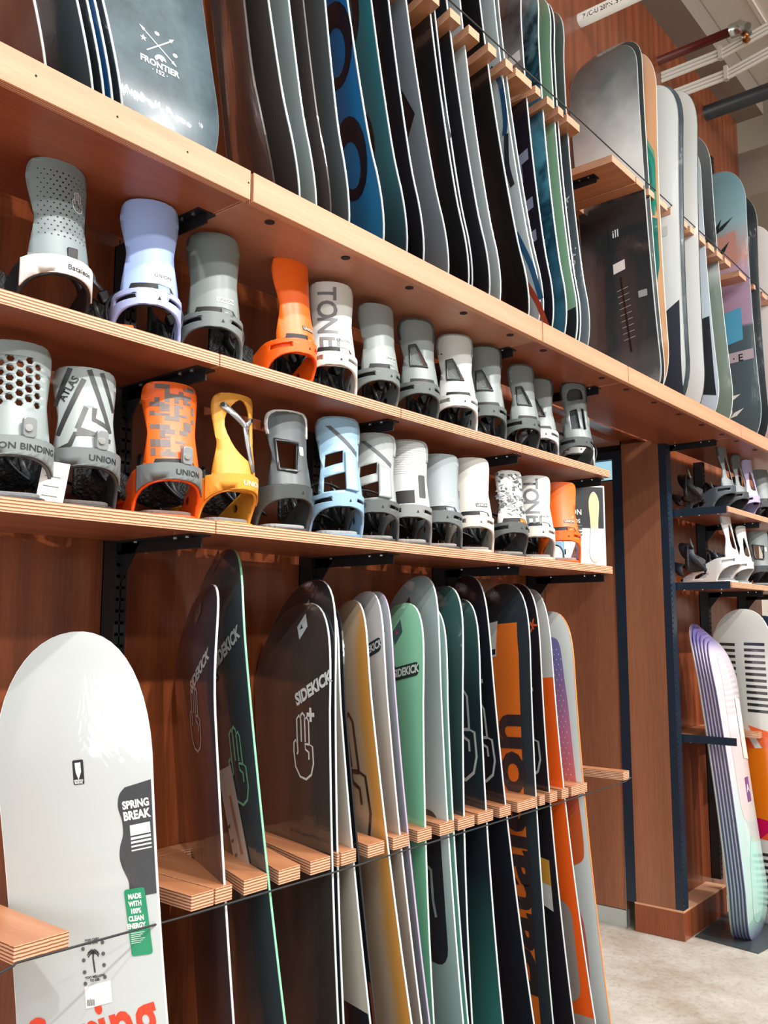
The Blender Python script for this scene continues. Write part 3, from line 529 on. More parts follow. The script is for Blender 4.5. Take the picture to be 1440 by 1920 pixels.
UL=[(1.360,-.228,2.5,6,'#4a403c','#332b29','brown-black board right of the gap on the high shelf'),
(1.448,-.187,.6,8.5,'#4b4340','#bfcccd','dark board with frosted edge, second right of the gap'),
(1.520,-.170,0,7.2,'#a3b4b4','#c3d0d0','pale silver board near the left of the packed row'),
(1.560,-.180,1.5,6.0,'#4d4644','#4a4441','thin brown-black board right of the silver board'),
(1.620,-.186,1.3,4.8,'#565a5c','#c5cfd0','charcoal board left of the blue lettered board'),
(1.724,-.219,3.4,6.6,None,'#cfd8d8','blue board with big dark letters'),
(1.829,-.212,3.2,6.0,None,'#b9c6c8','teal board with dark letters in the packed row'),
(1.913,-.204,3.2,5.4,'#1c1a1d','#c5cfd0','black board right of the teal lettered board'),
(2.046,-.195,1.9,8.0,'#7a838b','#c5cfd0','grey board with black angular mark'),
(2.153,-.191,1.8,7.0,'#1a191b','#c5cfd0','black board left of a twin black board'),
(2.175,-.188,1.6,6.8,'#181719','#aeb9ba','twin black board with torn wrap corner'),
(2.254,-.200,2.2,7.2,'#1d1c1f','#c5cfd0','scratched black board left of the pale grey one'),
(2.312,-.201,3.1,5.5,'#a9b4b6','#d5dcdc','pale grey board in the right half of the packed row'),
(2.499,-.195,1.6,8.8,'#1a1718','#c9d2d2','plain black board right of the pale grey one'),
(2.536,-.212,3.0,6.4,'#aab6b8','#d2d9d9','silver board with blue and red stripes'),
(2.556,-.214,3.2,6.0,'#8c989b','#c2caca','thin silver board behind the striped board'),
(2.627,-.207,4.1,1.9,ROCKL,'#d2d9d9','black board with block letters and a rocky top half'),
(2.700,-.215,4.6,.2,PHOTO,'#d9dfde','frost-patterned blue board in the packed row'),
(2.796,-.206,4.5,0,'#86b394','#dfe8e2','soft green board near the end of the packed row'),
(2.820,-.205,4.5,-.2,'#333b42','#d6dddd','slim charcoal board behind the green board'),
(2.882,-.208,4.7,-.6,gradient('grey_fade','z',[(0,'#8296a0'),(.25,'#5a666c'),(.5,'#454c52'),(1,'#6a7a70')],0,1.5),'#a9b4b6','grey-blue board closing the packed row')]
UBO=[]
for x,y,l,ro,f,ed,lb in UL:
    if lb.startswith('blue board'): f=gradient('blue_fade','z',[(0,'#2a6f9a'),(.5,'#1f62a0'),(1,'#15406e')],0,1.5)
    if lb.startswith('teal board'): f=gradient('teal_fade_c','z',[(0,'#2a3338'),(.2,'#3b6a74'),(.5,'#2d7480'),(1,'#1d4a5e')],0,1.5)
    UBO.append(board(lb,(x,y,2.37,32 if x==1.360 else 15,l,ro),f if not isinstance(f,str) else gloss(f),L=1.50,w=.31,edge=ed,rock=.05,rl=.34,ep=.0026,group='snowboards on the high shelf'))
bl=UBO[5]
for s,r in ((.30,.075),(.62,.08),(.92,.09)): shp(bl,[circ(.06,s,r,20,r*1.5),circ(.06,s-.02,r*.55,16,r*.85)],'#1d1a22','big_letter',.0014)
tl=UBO[6]
for s,r in ((.40,.08),(.80,.085)): shp(tl,[circ(.0,s,r,20,r*1.5),circ(.0,s,r*.6,16,r*.95)],'#17181c','big_letter',.0014)
shp(UBO[8],[[(.11,.55),(.0,.42),(.02,.75)]],'#1c191c','angular_mark',.0014); shp(UBO[8],[[(-.1,.40),(.05,.36),(.02,.05),(-.08,.1)]],'#1c191c','angular_mark',.0014)
st=UBO[14]
for q,c in (([(.09,.95),(.125,.88),(.125,.75),(.11,.70)],'#1f4568'),([(.10,.36),(.14,.24),(.15,.12)],'#27557c'),([(.09,.22),(.13,.12),(.14,.03)],'#a8432c'),([(.12,.70),(.105,.60),(.115,.52)],'#2a2a33')): shp(st,[stroke(smoothp(q,4,False),.022)],c,'stripe',.0014)
bl2=UBO[16]
for s in (.70,.52,.40): shp(bl2,[[(.04,s),(.12,s+.01),(.12,s-.03),(.085,s-.035),(.085,s-.10),(.06,s-.105),(.06,s-.035),(.04,s-.03)]],'#8d93ad','block_letter',.0014)
txt(UBO[16],'UP',(.06,1.02),.20,'#e4e6e4',rot=R(90),bold=.05)
gb=UBO[20]; txt(gb,'* k x',(.09,.60),.05,'#d8dfe0',rot=R(70),bold=.02); txt(gb,'t.x.- 34 .',(.105,.36),.045,'#d8dfe0',rot=R(80),bold=.02)
shp(UBO[18],[band(UBO[18],.03,.17,.004)],'#2c3238','tail_panel',.0014)
# torn clear wrap flap on the twin black board
shp(UBO[10],[[(.05,.62),(.13,.66),(.15,.52),(.10,.50)]],'#7b8588','wrap_flap',.004)
# -- upper right group
ICE=gradient('smoke_fade','z',[(0,'#aab3b3'),(.54,'#d3d9d8'),(.66,'#d9dfde'),(.78,'#a9b2b2'),(.90,'#6d7576'),(1,'#555d5d')],0,1.65,noise=.22,ns=9)
COAL=gradient('coal_fade','z',[(0,'#9fabab'),(.10,'#565e60'),(.3,'#343a3d'),(1,'#24282a')],0,.95,noise=.25,ns=9)
U1=board('big grey and black board filling the first slot of the high rack',(3.515,-.178,2.37,2,2.3),ICE,L=1.65,w=.335,edge='#b9c2c2',dep=.008,e=.12,p=3.0,rock=.035,group='pale boards on the high shelf')
shp(U1,[band(U1,.0,.930,.0028)],'','dark_half',.0010,COAL)
shp(U1,[[(-.01,.625),(.045,.635),(.045,.59),(-.01,.58)]],'#e3e5e2','white_label',.002); shp(U1,[stroke([(.02,.56),(.045,.22)],.009)],'#121416','centre_line',.002)
for k in range(9): shp(U1,[stroke([(.0+.002*k,.50-k*.028),(.052+.002*k,.508-k*.028)],.0022)],'#aab3b3','scale_tick',.002)
shp(U1,[rrect(.115,.46,.04,.03,.004)],'#9aa3a3','small_print',.002); shp(U1,[rrect(.01,.75,.06,.13,.004)],'#2a2f31','small_panel',.002); txt(U1,'ill',(.012,.76),.05,'#dfe4e4',bold=.01,lift=.0026)
board('dark board pressed behind the big grey board',(3.552,-.177,2.37,2,1.9),'#39403f',L=1.685,w=.335,edge='#cdd5d4',dep=.008,e=.12,p=3.0,rock=.035,group='pale boards on the high shelf')
P2=board('peach board with a green striped fan',(3.595,-.178,2.37,2,.3),gradient('peach_fade','z',[(0,'#d9a06c'),(.5,'#dca676'),(.9,'#dba57e'),(1,'#dcae90')],0,1.6),L=1.65,w=.335,edge='#e4d9cc',dep=.01,rock=.035,group='pale boards on the high shelf')
_dec=dec
def dec(B,vf,*a,**k): return _dec(B,([(min(x+.075,B.hw(max(y,.05))-.012),y) for x,y in vf[0]],vf[1]),*a,**k)
for k,c in enumerate(('#7fae8e','#2f8f7c','#2a9f86','#1f7f74','#86a88f')): shp(P2,[smoothp([(-.16,1.36-k*.03),(.0,1.25-k*.03),(.09-k*.012,1.05),(.10-k*.018,.85),(.085-k*.018,.85),(.06-k*.014,1.05),(-.03,1.18-k*.03),(-.16,1.30-k*.03)],3)],c,'fan_stripe',.0013+.0002*k)
shp(P2,[smoothp([(-.16,.82),(.10,.80),(.075,.62),(.02,.45),(-.14,.40)],3)],'#1f7f74','fan_panel',.0014)
dec=_dec
WH=gloss('#e3e8e6',.3)
P3=board('pale grey white board right of the peach board',(3.775,-.175,2.37,2,-.8),WH,L=1.57,w=.335,edge='#a9b2b3',dep=.01,rock=.035,group='pale boards on the high shelf'); shp(P3,[[(-.16,.30),(.15,.50),(.15,.04),(-.13,.04)]],'#3c3f4b','dark_tail',.0014); shp(P3,[rrect(.07,.83,.07,.045,.004)],'#d9dcd8','price_label',.002)
board('dark silver board wrapped behind the first pale one',(3.825,-.175,2.37,2,-1.0),gloss('#56636a',var=.3),L=1.59,w=.335,edge='#1d2124',dep=.01,rock=.035,group='pale boards on the high shelf')
P4=board('second pale grey white board with a dark square',(4.055,-.158,2.37,2,-1.0),WH,L=1.685,w=.335,edge='#2b3033',dep=.01,rock=.035,group='pale boards on the high shelf'); shp(P4,[[(-.16,.84),(-.02,.87),(-.02,.66),(-.15,.63)]],'#2c3034','dark_panel',.0014); txt(P4,'SERIES',(.05,.70),.05,'#33383b',rot=R(-88),bold=.03)
P4b=board('pale blue board with charcoal block',(4.205,-.18,2.37,2,2.0),gloss('#bccad6',.3),L=1.5,w=.335,edge='#c8d2d4',dep=.01,rock=.035,group='pale boards on the high shelf'); shp(P4b,[[(-.0,.52),(.15,.54),(.15,.15),(.03,.18)]],'#2c3034','dark_block',.0014)
P5=board('grey green board with a dark upper half',(4.44,-.17,2.37,2,2.5),gradient('sage','z',[(0,'#75867a'),(.5,'#7e8f84'),(.56,'#b7c2c0'),(.62,'#2c2b2e'),(1,'#6e7678')],0,1.5,interp='LINEAR'),L=1.655,w=.335,edge='#d3dad8',dep=.01,rock=.035,group='pale boards on the high shelf')
P6=board('sky blue board with bamboo leaves and SE lettering',(4.846,-.177,2.37,2,1.1),gradient('bamboo_ground','z',[(0,'#4b5a60'),(.44,'#4b5a60'),(.45,'#a58ba4'),(.62,'#a88fa8'),(.66,'#b7a0b4'),(.70,'#c08f86'),(.84,'#8fb2ba'),(1,'#6f98a4')],0,1.52,noise=.02),L=1.60,w=.335,edge='#aebec2',dep=.01,rock=.03,group='pale boards on the high shelf')
shp(P6,[[(-.13,.56),(.10,.60),(.10,.78),(-.13,.74)]],'#58a9cc','sky_panel',.0014); shp(P6,[[(-.11,.99),(.10,1.03),(.10,1.22),(-.11,1.18)]],'#c9978c','rose_panel',.0014)
def leaf(B,x,s,an,l,wd,c='#2b3538'): shp(B,[rot2([(x,s),(x+l*.4,s+wd),(x+l,s),(x+l*.4,s-wd)],(x,s),R(an))],c,'bamboo_leaf',.002)
for x,s,an,l in ((-.02,1.22,35,.14),(-.02,1.22,60,.10),(-.02,1.22,145,.10),(.0,1.09,50,.10),(-.02,1.08,120,.12),(-.02,1.08,100,.09)): leaf(P6,x,s,an,l,.012)
for x,s,an,l in ((.0,.28,20,.07),(.0,.28,150,.07),(.0,.18,30,.09),(.0,.18,160,.07),(.0,.18,80,.08)): leaf(P6,x,s,an,l,.011,'#dfe4e2')
txt(P6,'· S · E',(.03,.50),.055,'#2c3238',bold=.02,lift=.0024); shp(P6,[[(-.14,.475),(.15,.485),(.15,.54),(-.14,.53)]],'#b9aab4','letter_strip',.0016)
board('black board behind the sky blue bamboo board',(4.96,-.178,2.37,2,.3),gloss('#2b3034'),L=1.50,w=.335,edge='#8b9699',dep=.01,rock=.03,group='pale boards on the high shelf')
board('pink and white board at the right edge of the high shelf',(5.25,-.178,2.37,2,.3),gradient('pink_white','z',[(0,'#d8b3b0'),(.3,'#dcc6c2'),(.5,'#ddd9d6'),(1,'#d9d6d2')],0,1.4),L=1.42,w=.335,edge='#d9d9d6',dep=.01,rock=.03,group='pale boards on the high shelf')
# -- far bay boards
LI=gradient('lilac_ice','z',[(0,'#7f74ae'),(.06,'#9dc9c0'),(.35,'#bfd8d8'),(.5,'#d4d4da'),(.75,'#dccfd8'),(.88,'#d3c5d4'),(.92,'#665d97'),(1,'#6d639b')],0,1.5)
for k in range(6):
    B=board(('foremost lilac and ice blue board leaning in the far bay','second','third','fourth','fifth','hindmost')[k]+('' if k==0 else ' lilac-edged board of the far bay stack, counted from the front'),(4.500-.004*k,-.325+.0145*k,0,-89,.4,-5.6),LI,L=1.385+.016*k,w=.30,edge='#75699f' if k<5 else '#9a948c',rock=.04,group='lilac boards in the far bay')
    if k==0:
        shp(B,[rrect(.07,.665,.05,.115,.004)],'#54468c','purple_badge',.0016); txt(B,'A',(.07,.67),.05,'#e5e0ec',bold=.02,lift=.0022)
        shp(B,[[(.07,1.10),(.125,1.09),(.13,.80),(.075,.81)]],'#e2e3dd','paper_tag',.003); shp(B,[smoothp([(-.05,1.2),(.0,1.31),(.06,1.2),(.05,.6),(-.05,.6)],4)],'#ddd0d6','pale_stripe',.0014); shp(B,[smoothp([(.02,.45),(.07,.42),(.08,.2),(.03,.08),(-.06,.12),(-.05,.3)],4)],'#a4d6cb','mint_patch',.0014)
BWO=board('white board with black bars and orange and magenta panels in the far bay',(4.72,-.235,0,12,1),gloss('#d9dbd4',.3),L=1.53,w=.335,edge='#eceeea',dep=.012,rock=.03,group='lilac boards in the far bay')
for k in range(12):
    s=1.36-k*.030
    for x0,x1 in ((-.12,-.035),(.015,.125)):
        q=min(x1,BWO.hw(s)-.025); shp(BWO,[[(x0,s),(q,s-.004),(q,s-.018),(x0,s-.014)]],'#2d3032','black_bar',.0014)
    if k<9:
        s=.34-k*.030; shp(BWO,[[(.0,s),(.14,s+.004),(.14,s-.010),(.0,s-.014)]],'#2d3032','black_bar',.0014)
shp(BWO,[[(-.15,.98),(-.03,.96),(.12,.70),(.13,.40),(-.15,.42)]],'#f0592c','orange_panel',.0013); shp(BWO,[[(.01,.95),(.13,.92),(.13,.76)]],'#ee6a3c','orange_panel',.0013); shp(BWO,[[(-.15,.82),(.14,.85),(.14,.47),(-.15,.50)]],'#ec7a14','amber_panel',.0016); shp(BWO,[[(-.15,.53),(.14,.49),(-.02,.36),(-.15,.36)]],'#cf0f58','magenta_panel',.0020)
board('dark blue board at the right edge of the far bay',(5.07,-.22,0,12,1),'#23384a',L=1.50,w=.335,edge='#9fb3bd',rock=.03,group='lilac boards in the far bay')
tag(MB().prism([(4.30,-.36),(4.75,-.42),(5.2,-.40),(5.2,-.05),(4.34,-.06)],.0005,.004).build('rubber_mat',plain('#3c4448',.35,name='dark_plastic_mat',bump=.3,bs=14)),'dark grey plastic mat under the lilac boards','mat')
# ------------------------------------------------------------------ bindings
HR=.062
def hb_outline(H,wb,wm,wt,n=10):
    """half profile control points -> closed outline (p across, q up)"""
    r=[(wb,0),(wb*.98,H*.10),(wm,H*.38),(wm*1.04,H*.52),(wt*.98,H*.74),(wt,H*.86),(wt*.90,H*.95),(wt*.62,H*.992),(0,H)]
    rs=smoothp(r,4,False); l=[(-x,y) for x,y in rs[::-1][1:]]; return rs+l
def inset(poly,d,cx=0,cy=None):
    cy=cy if cy is not None else sum(p[1] for p in poly)/len(poly)
    mx=max(abs(p[0]-cx) for p in poly); my=max(abs(p[1]-cy) for p in poly)
    return [(cx+(p[0]-cx)*(1-d/mx),cy+(p[1]-cy)*(1-d/my)) for p in poly]
def binding(label,x,y,z,delta,hb,hoop=None,base=None,style='solid',H=.185,wb=.056,wm=.049,wt=.056,rim=None,lean=.27,cam=True,strap='#17181b',arms=None,hoopband=None,logo=None,yaw=None,scale=1.0,group='snowboard bindings',pad='#77787a',straps=True,open_strap=False):
    hoop=hoop or hb; base=base or hoop; arms=arms or hoop
    ang=math.degrees(math.atan2(x,1.75+y)); psi=yaw if yaw is not None else -(ang-delta)
    c,s_=math.cos(R(psi)),math.sin(R(psi)); ox,oy=x-.08*scale*s_,y+.08*scale*c
    t=thing('snowboard_binding',label,'binding',(ox,oy,z),(0,0,R(psi)),group); scale*=1.10; t.scale=(scale,)*3
    mh=plain(hb,.38) if isinstance(hb,str) else hb; mo=plain(hoop,.40) if isinstance(hoop,str) else hoop; mb_=plain(base,.45); ms=plain(strap,.5)
    Z0=.092
    def hmap(p,q,lift=0):
        fl=1+.10*(q/H)**3; a=p/(HR*fl); r_=HR*fl+lift; return (r_*math.sin(a),-r_*math.cos(a)+lean*q*(1-.25*q/H)-.036,Z0+q)
    def hmapd(l): return lambda p,q:hmap(p,q,l)
    wb*=1.05; wm*=.95
    out=hb_outline(H,wb,wm,wt); holes=[]
    if style in('window','window2'): holes=[[(-.026,H*.30),(-.026,H*.58),(-.010,H*.60),(.014,H*.30)]]
    if style=='cap': holes=[[(-.030,H*.26),(-.033,H*.60),(.012,H*.57),(.004,H*.24)]]
    if style=='slots': holes=[[(-.040,H*.36),(-.036,H*.52),(.004,H*.58),(.002,H*.43)],[(-.046,H*.06),(-.042,H*.24),(.010,H*.32),(.016,H*.10)]]
    if style=='brace': holes=[smoothp([(-.022,H*.80),(-.030,H*.62),(-.010,H*.36),(.020,H*.24),(.034,H*.30),(.034,H*.75),(.020,H*.90),(.0,H*.93)],3)]
    if style=='frame': holes=[[(-.030,H*.18),(-.028,H*.50),(-.004,H*.54),(.0,H*.20)],[(.010,H*.18),(.012,H*.56),(.024,H*.55),(.024,H*.2)],smoothp([(-.030,H*.68),(-.024,H*.86),(.02,H*.88),(.028,H*.74),(.0,H*.70)],3)]
    if style=='slim': holes=[smoothp([(-.022,H*.22),(-.014,H*.62),(.0,H*.66),(.018,H*.24)],3)]
    if style=='hex': holes=[[(cx+.0062*math.cos(R(60*k)),cy+.0062*math.sin(R(60*k))) for k in range(6)] for cx,cy in [(-.040+i*.0145,H*.93-.020-(i%2)*.0085-j*.017) for i in range(6) for j in range(5)] if abs(cx)<.046]
    root=t; hbk=sheet('highback',fill2d([out]+holes,(.012,.018)),hmap,mh,t,.0045,off=1); t=hbk
    if rim:
        iq=inset(out,.0075); top=[(p,q) for p,q in out if q>H*.66]; ti=[(p,q) for p,q in iq if q>H*.66]
        sheet('rim',fill2d([top+ti[::-1]],(.012,.012)),hmapd(.0028),plain(rim,.6),t,.004)
    if style in('window','window2'):
        sheet('window_frame',fill2d([inset(holes[0],-.004),holes[0]],(.01,.02)),hmapd(.0045),plain('#2c2f31',.4),t,.003)
        sheet('mesh_pad',fill2d([inset(holes[0],-.002)],(.012,.02)),hmapd(-.004),plain('#8f9694',.6,bump=.8,bs=420),t)
        sheet('rivet',fill2d([circ(-.040,H*.70,.0028,10)]),hmapd(.005),M_screw,t)
        sheet('slot',fill2d([[(-.036,.006),(-.032,.020),(.03,.022),(.036,.008)]],(.01,None)),hmapd(.0052),M_dark,t)
    if style=='cap':
        sheet('window_frame',fill2d([inset(holes[0],-.006),holes[0]],(.01,.02)),hmapd(.005),plain('#2a2d2f',.3),t,.004)
        sheet('badge',fill2d([rrect(.022,H*.50,.012,.020,.002)]),hmapd(.0056),plain('#d8dad8',.4),t)
    if style=='brace':
        for q in (stroke([(-.036,H*.86),(.012,H*.64),(.018,H*.60)],.012),stroke([(.012,H*.64),(.018,H*.42),(.030,H*.12)],.011),stroke([(.014,H*.64),(.034,H*.74)],.009)): sheet('brace',fill2d(q,(.01,.02)),hmapd(.005),plain('#9c9da0',.35,.7),t,.004)
        for p in ((-.034,H*.85),(.033,H*.73)): sheet('rivet',fill2d([circ(p[0],p[1],.0045,12)]),hmapd(.0098),M_black,t)
    if style=='slots': sheet('lever_block',fill2d([[(.004,H*.10),(.006,H*.56),(.032,H*.50),(.034,H*.08)]],(.01,.02)),hmapd(.006),mh,t,.006); sheet('groove',fill2d([[(-.034,H*.88),(-.022,H*.88),(.042,H*.58),(.040,H*.52)]],(.01,.02)),hmapd(.0052),plain('#4d5357',.5),t)
    if style=='frame': sheet('pad',fill2d([inset(out,.006)],(.015,.03)),hmapd(-.006),plain('#3b3f42',.8,bump=.5,bs=200),t)
    if style=='solid' or style in('tone','camo','pixel'):
        sheet('slot',fill2d([[(-.042,.004),(-.036,.022),(.012,.025),(.036,.022),(.044,.010),(.036,.012),(.010,.014),(-.030,.008)]],(.01,None)),hmapd(.0052),M_dark,t)
        sheet('slide_tab',fill2d([[(.010,.006),(.010,.021),(.030,.019),(.034,.006)]],(.01,None)),hmapd(.0058),mh if style!='camo' else plain('#ee7a20',.4),t,.003)
    if style=='dots':
        vv=[];ff=[]
        for i in range(9):
            for j in range(15):
                p=-.040+i*.010+(.005 if j%2 else 0); q=H*.28+j*.0088; k=len(vv); r_=.0012+.0007*math.exp(-((p)/.02)**2)
                if abs(p)<.047 and q<H*.93: vv+=circ(p,q,r_,6); ff.append(tuple(range(k,k+6)))
        o=sheet('perforation',(vv,ff),hmapd(.0048),M_dark,t); o['kind']='stuff'
        for q in hand(.028,H*.66,.040,.0016): sheet('hand_outline',fill2d(q,(.01,.02)),hmapd(.0052),plain('#e8ebea',.4),t)
        MBq=MB().cbox((0,0,0),(.018,.010,.03)); cb=MBq.build('clip',M_black,t,bevel=.002); cb.location=(.012,-.094,Z0+.022)
    if style=='tone':
        for k,ch in enumerate('TONE'): sheet('letter',text2d(ch,.062 if ch!='T' else .058,.02,at=(-.016+.004*(k==3),H*(.84-.215*k)),rot=R(-90),cuts=(.01,.02),sx=.95),hmapd(.0052),plain('#77797b',.5),t)
    if style=='camo':
        rnd=random.Random(7)
        for k in range(95):
            p,q=rnd.uniform(-.044,.040),rnd.uniform(.03,H*.93); w_,h_=rnd.uniform(.003,.012),rnd.uniform(.002,.0065)
            sheet('camo_patch',fill2d([rot2([(p-w_,q),(p-w_*.2,q+h_),(p+w_,q+h_*.3),(p+w_*.4,q-h_)],(p,q),rnd.uniform(-.6,.6))]),hmapd(.0050),plain(rnd.choice(('#3c3f41','#55595b','#8a8e8e')),.45),t)
    if style=='pixel':
        rnd=random.Random(3); vv=[];ff=[]
        for j in range(17):
            i=0
            while i<12:
                n=rnd.choice((1,1,2,3))
                if rnd.random()<.50:
                    p=-.052+i*.0088; q=.028+j*.0090; hh=.0090*rnd.choice((.55,1,1,1.7)); k=len(vv)
                    if q+hh<H*.97 and p>-wm and p+n*.0088<wm*1.08: vv+=[(p,q),(p+n*.0044,q),(p+n*.0088,q),(p+n*.0088,q+hh),(p+n*.0044,q+hh),(p,q+hh)]; ff.append(tuple(range(k,k+6)))
                i+=n
        o=sheet('pixel_print',(vv,ff),hmapd(.0050),plain('#6d605c',.45),t); o['kind']='stuff'
    if style=='atlas':
        for q in ([(-.054,H*.55),(-.030,H*.97)],[(-.050,H*.22),(-.008,H*.86)],[(.0,H*.97),(.040,H*.30)],[(.022,H*.96),(.050,H*.55)],[(.040,H*.34),(.008,H*.42),(.010,H*.55)],[(-.018,H*.30),(.040,H*.20)],[(-.018,H*.30),(-.004,H*.55)],[(-.052,H*.05),(-.030,H*.12),(-.022,H*.24),(.02,H*.26)]): sheet('stencil_stripe',fill2d(stroke(q,.0085),(.01,.02)),hmapd(.0050),plain('#2e3133',.4),t)
        sheet('lettering',text2d('ATLAS',.017,.02,at=(-.031,H*.74),rot=R(62),cuts=(.01,.02)),hmapd(.0054),plain('#202224',.4),t)
    if style in('hex','atlas','pixel'):
        o=MB().prism([(q[0],q[1]) for q in rrect(0,0,.022,.034,.006)],0,.010).build('clip',plain('#8f9496',.3,.3) ,t,bevel=.0015); o.location=(.018,-.098,Z0+.030); o.rotation_euler=(R(90),0,R(14))
        o=MB().tube([(.018,-.100-.012,Z0+.028),(.018,-.100-.008,Z0+.028)],.006,12).build('screw',M_screw,t)
    if style=='lined':
        for k in range(14): sheet('ridge',fill2d([[(-.046,H*.5+k*.006),(.044,H*.52+k*.006),(.044,H*.52+k*.006+.0014),(-.046,H*.5+k*.006+.0014)]],(.012,None)),hmapd(.0052),plain('#b9bdba',.5),t)
        sheet('dark_window',fill2d([[(-.044,.012),(-.040,.045),(.008,.050),(.008,.016)]],(.01,.02)),hmapd(.0052),M_dark,t)
        sheet('logo_plate',fill2d([rrect(.030,.060,.020,.060,.003)],(.01,.02)),hmapd(.0052),plain('#34383a',.4),t)
    if logo:
        lc,tc_=logo; sheet('logo_plate',fill2d([rrect(.020,.042,.036,.011,.001)],(.01,None)),hmapd(.0052),plain(lc,.4),t); sheet('lettering',text2d('UNION',.010,.02,at=(.021,.042),cuts=(.006,None)),hmapd(.0056),plain(tc_,.4),t)
    t=root
    # heel hoop: a band that wraps the heel, open underneath
    r_=.060; half=math.pi*r_/2; side=.135
    def path(u,lift=0):
        a=max(-half,min(half,u)); ex=u-a; an=a/r_; rr=r_+lift
        return rr*math.sin(an), -rr*math.cos(an)-.040+(abs(ex))
    def arch(u): k=min(1,abs(u)/half); return .072*math.sqrt(max(0,1-k**2.4)) if k<1 else 0
    def topz(u): k=abs(u)/half; return .104-.010*min(k,1)**2 if k<1 else .094-.070*min(1,(k-1)/((side)/half))**1.1
    us=[-(half+side)+i*(2*(half+side))/56 for i in range(57)]
    lo=[(u,arch(u)) for u in us]; hi=[(u,max(topz(u),arch(u)+.012)) for u in us]
    hs=[[(-.078,.076),(-.074,.087),(-.030,.093),(-.026,.084)],[(.030,.084),(.034,.092),(.075,.086),(.078,.078)],[(-.185,.018),(-.180,.030),(-.140,.048),(-.132,.036),(-.145,.022)]] if style not in('hex','atlas','pixel','dots') else []
    if style in('brace','cap'): hs=hs[2:]
    hoo=sheet('heel_hoop',fill2d([lo+hi[::-1]]+hs,(.012,.03)),lambda u,zz:(*path(u),zz),mo,t,.0055,off=1)
    t=hoo
    if hs and style not in('cap',): sheet('slot_liner',fill2d([[(-.085,.070),(-.085,.094),(.085,.094),(.085,.070)]],(.012,None)),lambda u,zz:(*path(u,-.004),zz),M_dark if isinstance(hoop,str) and hoop<'#b' else mo,t)
    if style not in('hex','atlas','pixel','dots','brace'): sheet('arrow_mark',fill2d([[(.010,.083),(.016,.083),(.013,.090)]]),lambda u,zz:(*path(u,.0062),zz),M_dark if hb!='#17181b' else M_white,t)
    if hoopband:
        bc,bt,tx=hoopband; lo2=[(u,arch(u)+.003) for u in us if abs(u)<half*.86]; hi2=[(u,topz(u)+.003) for u in us if abs(u)<half*.86]
        sheet('hoop_band',fill2d([lo2+hi2[::-1]],(.012,.03)),lambda u,zz:(*path(u,.0060),zz),plain(bc,.4),t,.003)
        if tx: sheet('lettering',text2d(tx,.015 if tx!='Bataleon' else .013,.015,at=(.022,.089),cuts=(.006,None)),lambda u,zz:(*path(u,.0096),zz-.05*abs(u)**1.2),plain(bt,.4),t)
    t=root
    for sg in (-1,1): MB().tube([(sg*.060,.005,.052),(sg*.071,.005,.052)],.009,12).build('side_bolt',M_black,t)
    # baseplate and pads
    pl=rrect(0,.02,.112,.205,.03); MB().prism(pl,.001,.012).build('baseplate',mb_,t,bevel=.002)
    MB().prism(rrect(0,-.030,.098,.085,.028),.012,.020).build('heel_pad',plain(pad,.7,bump=.3,bs=120),t,bevel=.002); MB().prism(rrect(0,.085,.098,.07,.02),.012,.022).build('toe_pad',M_dark,t,bevel=.002)
    MB().prism(circ(0,.02,.042,20),.012,.016).build('disc',M_dark,t)
    if straps:
        def strapband(pts3,w0,name,mat,th=.005):
            n=len(pts3); P=[]
            for i in range(n-1):
                a,b_=Vector(pts3[i]),Vector(pts3[i+1])
                for k in range(4): P.append(a.lerp(b_,k/4))
            P.append(Vector(pts3[-1]))
            Q=[sum((P[min(max(i+j,0),len(P)-1)] for j in (-2,-1,0,1,2)),Vector())/5 for i in range(len(P))]
            vs=[];fs=[]
            for i,p in enumerate(Q):
                k=min(1,.55+1.6*min(i,len(Q)-1-i)/len(Q)); ww=w0*k/2; vs+=[(p.x,p.y-ww,p.z-.25*ww),(p.x,p.y+ww,p.z+.25*ww)]
                if i: fs.append((2*i-2,2*i-1,2*i+1,2*i))
            o=mesh(name,vs,fs,mat,t,smooth=True); m=o.modifiers.new('solid','SOLIDIFY'); m.thickness=th; m.offset=0; return o
        if open_strap: ank=strapband([(-.066,.01,.055),(-.105,.035,.085),(-.12,.055,.125),(-.095,.06,.155),(-.07,.055,.15)],.060,'ankle_strap',ms)
        else: ank=strapband([(-.066,.0,.055),(-.075,.02,.10),(-.05,.045,.145),(.0,.06,.155),(.04,.055,.135)],.062,'ankle_strap',ms)
        strapband([(.066,.0,.052),(.080,.015,.09),(.075,.03,.125),(.05,.04,.14)],.022,'ladder_strap',ms,.003)
        strapband([(-.060,.10,.03),(-.070,.115,.06),(-.035,.13,.085),(.02,.135,.085),(.05,.12,.06)],.040,'toe_strap',ms)
        ex=.150 if open_strap else .112
        pth=smoothp([(-.064,.002),(-.085,.030),(-.5*(.085+ex),.046),(-ex,.040),(-ex-.006,.028)],5,False); pv_=[];pf_=[]
        for i_,(px_,py_) in enumerate(pth):
            k_=i_/(len(pth)-1); hh=.020+.024*math.sin(min(1,k_*1.5)*1.57); zc_=.070+.030*k_; pv_+=[(px_,py_,zc_-hh),(px_,py_,zc_+hh)]
            if i_: pf_.append((2*i_-2,2*i_,2*i_+1,2*i_-1))
        pd=mesh('strap_pad',pv_,pf_,plain('#1a1b1e',.55,bump=.6,bs=160),t,smooth=True); m_=pd.modifiers.new('solid','SOLIDIFY'); m_.thickness=.008; m_.offset=0
        MB().tube([(-.068,.0,.050),(-.080,.020,.075),(-.088,.034,.108)],[.008,.007,.006],8).build('strap_arm',plain('#3a3f42',.4),t,smooth=True)
        bx_=(-.100,.045,.128) if open_strap else (-.072,.03,.118)
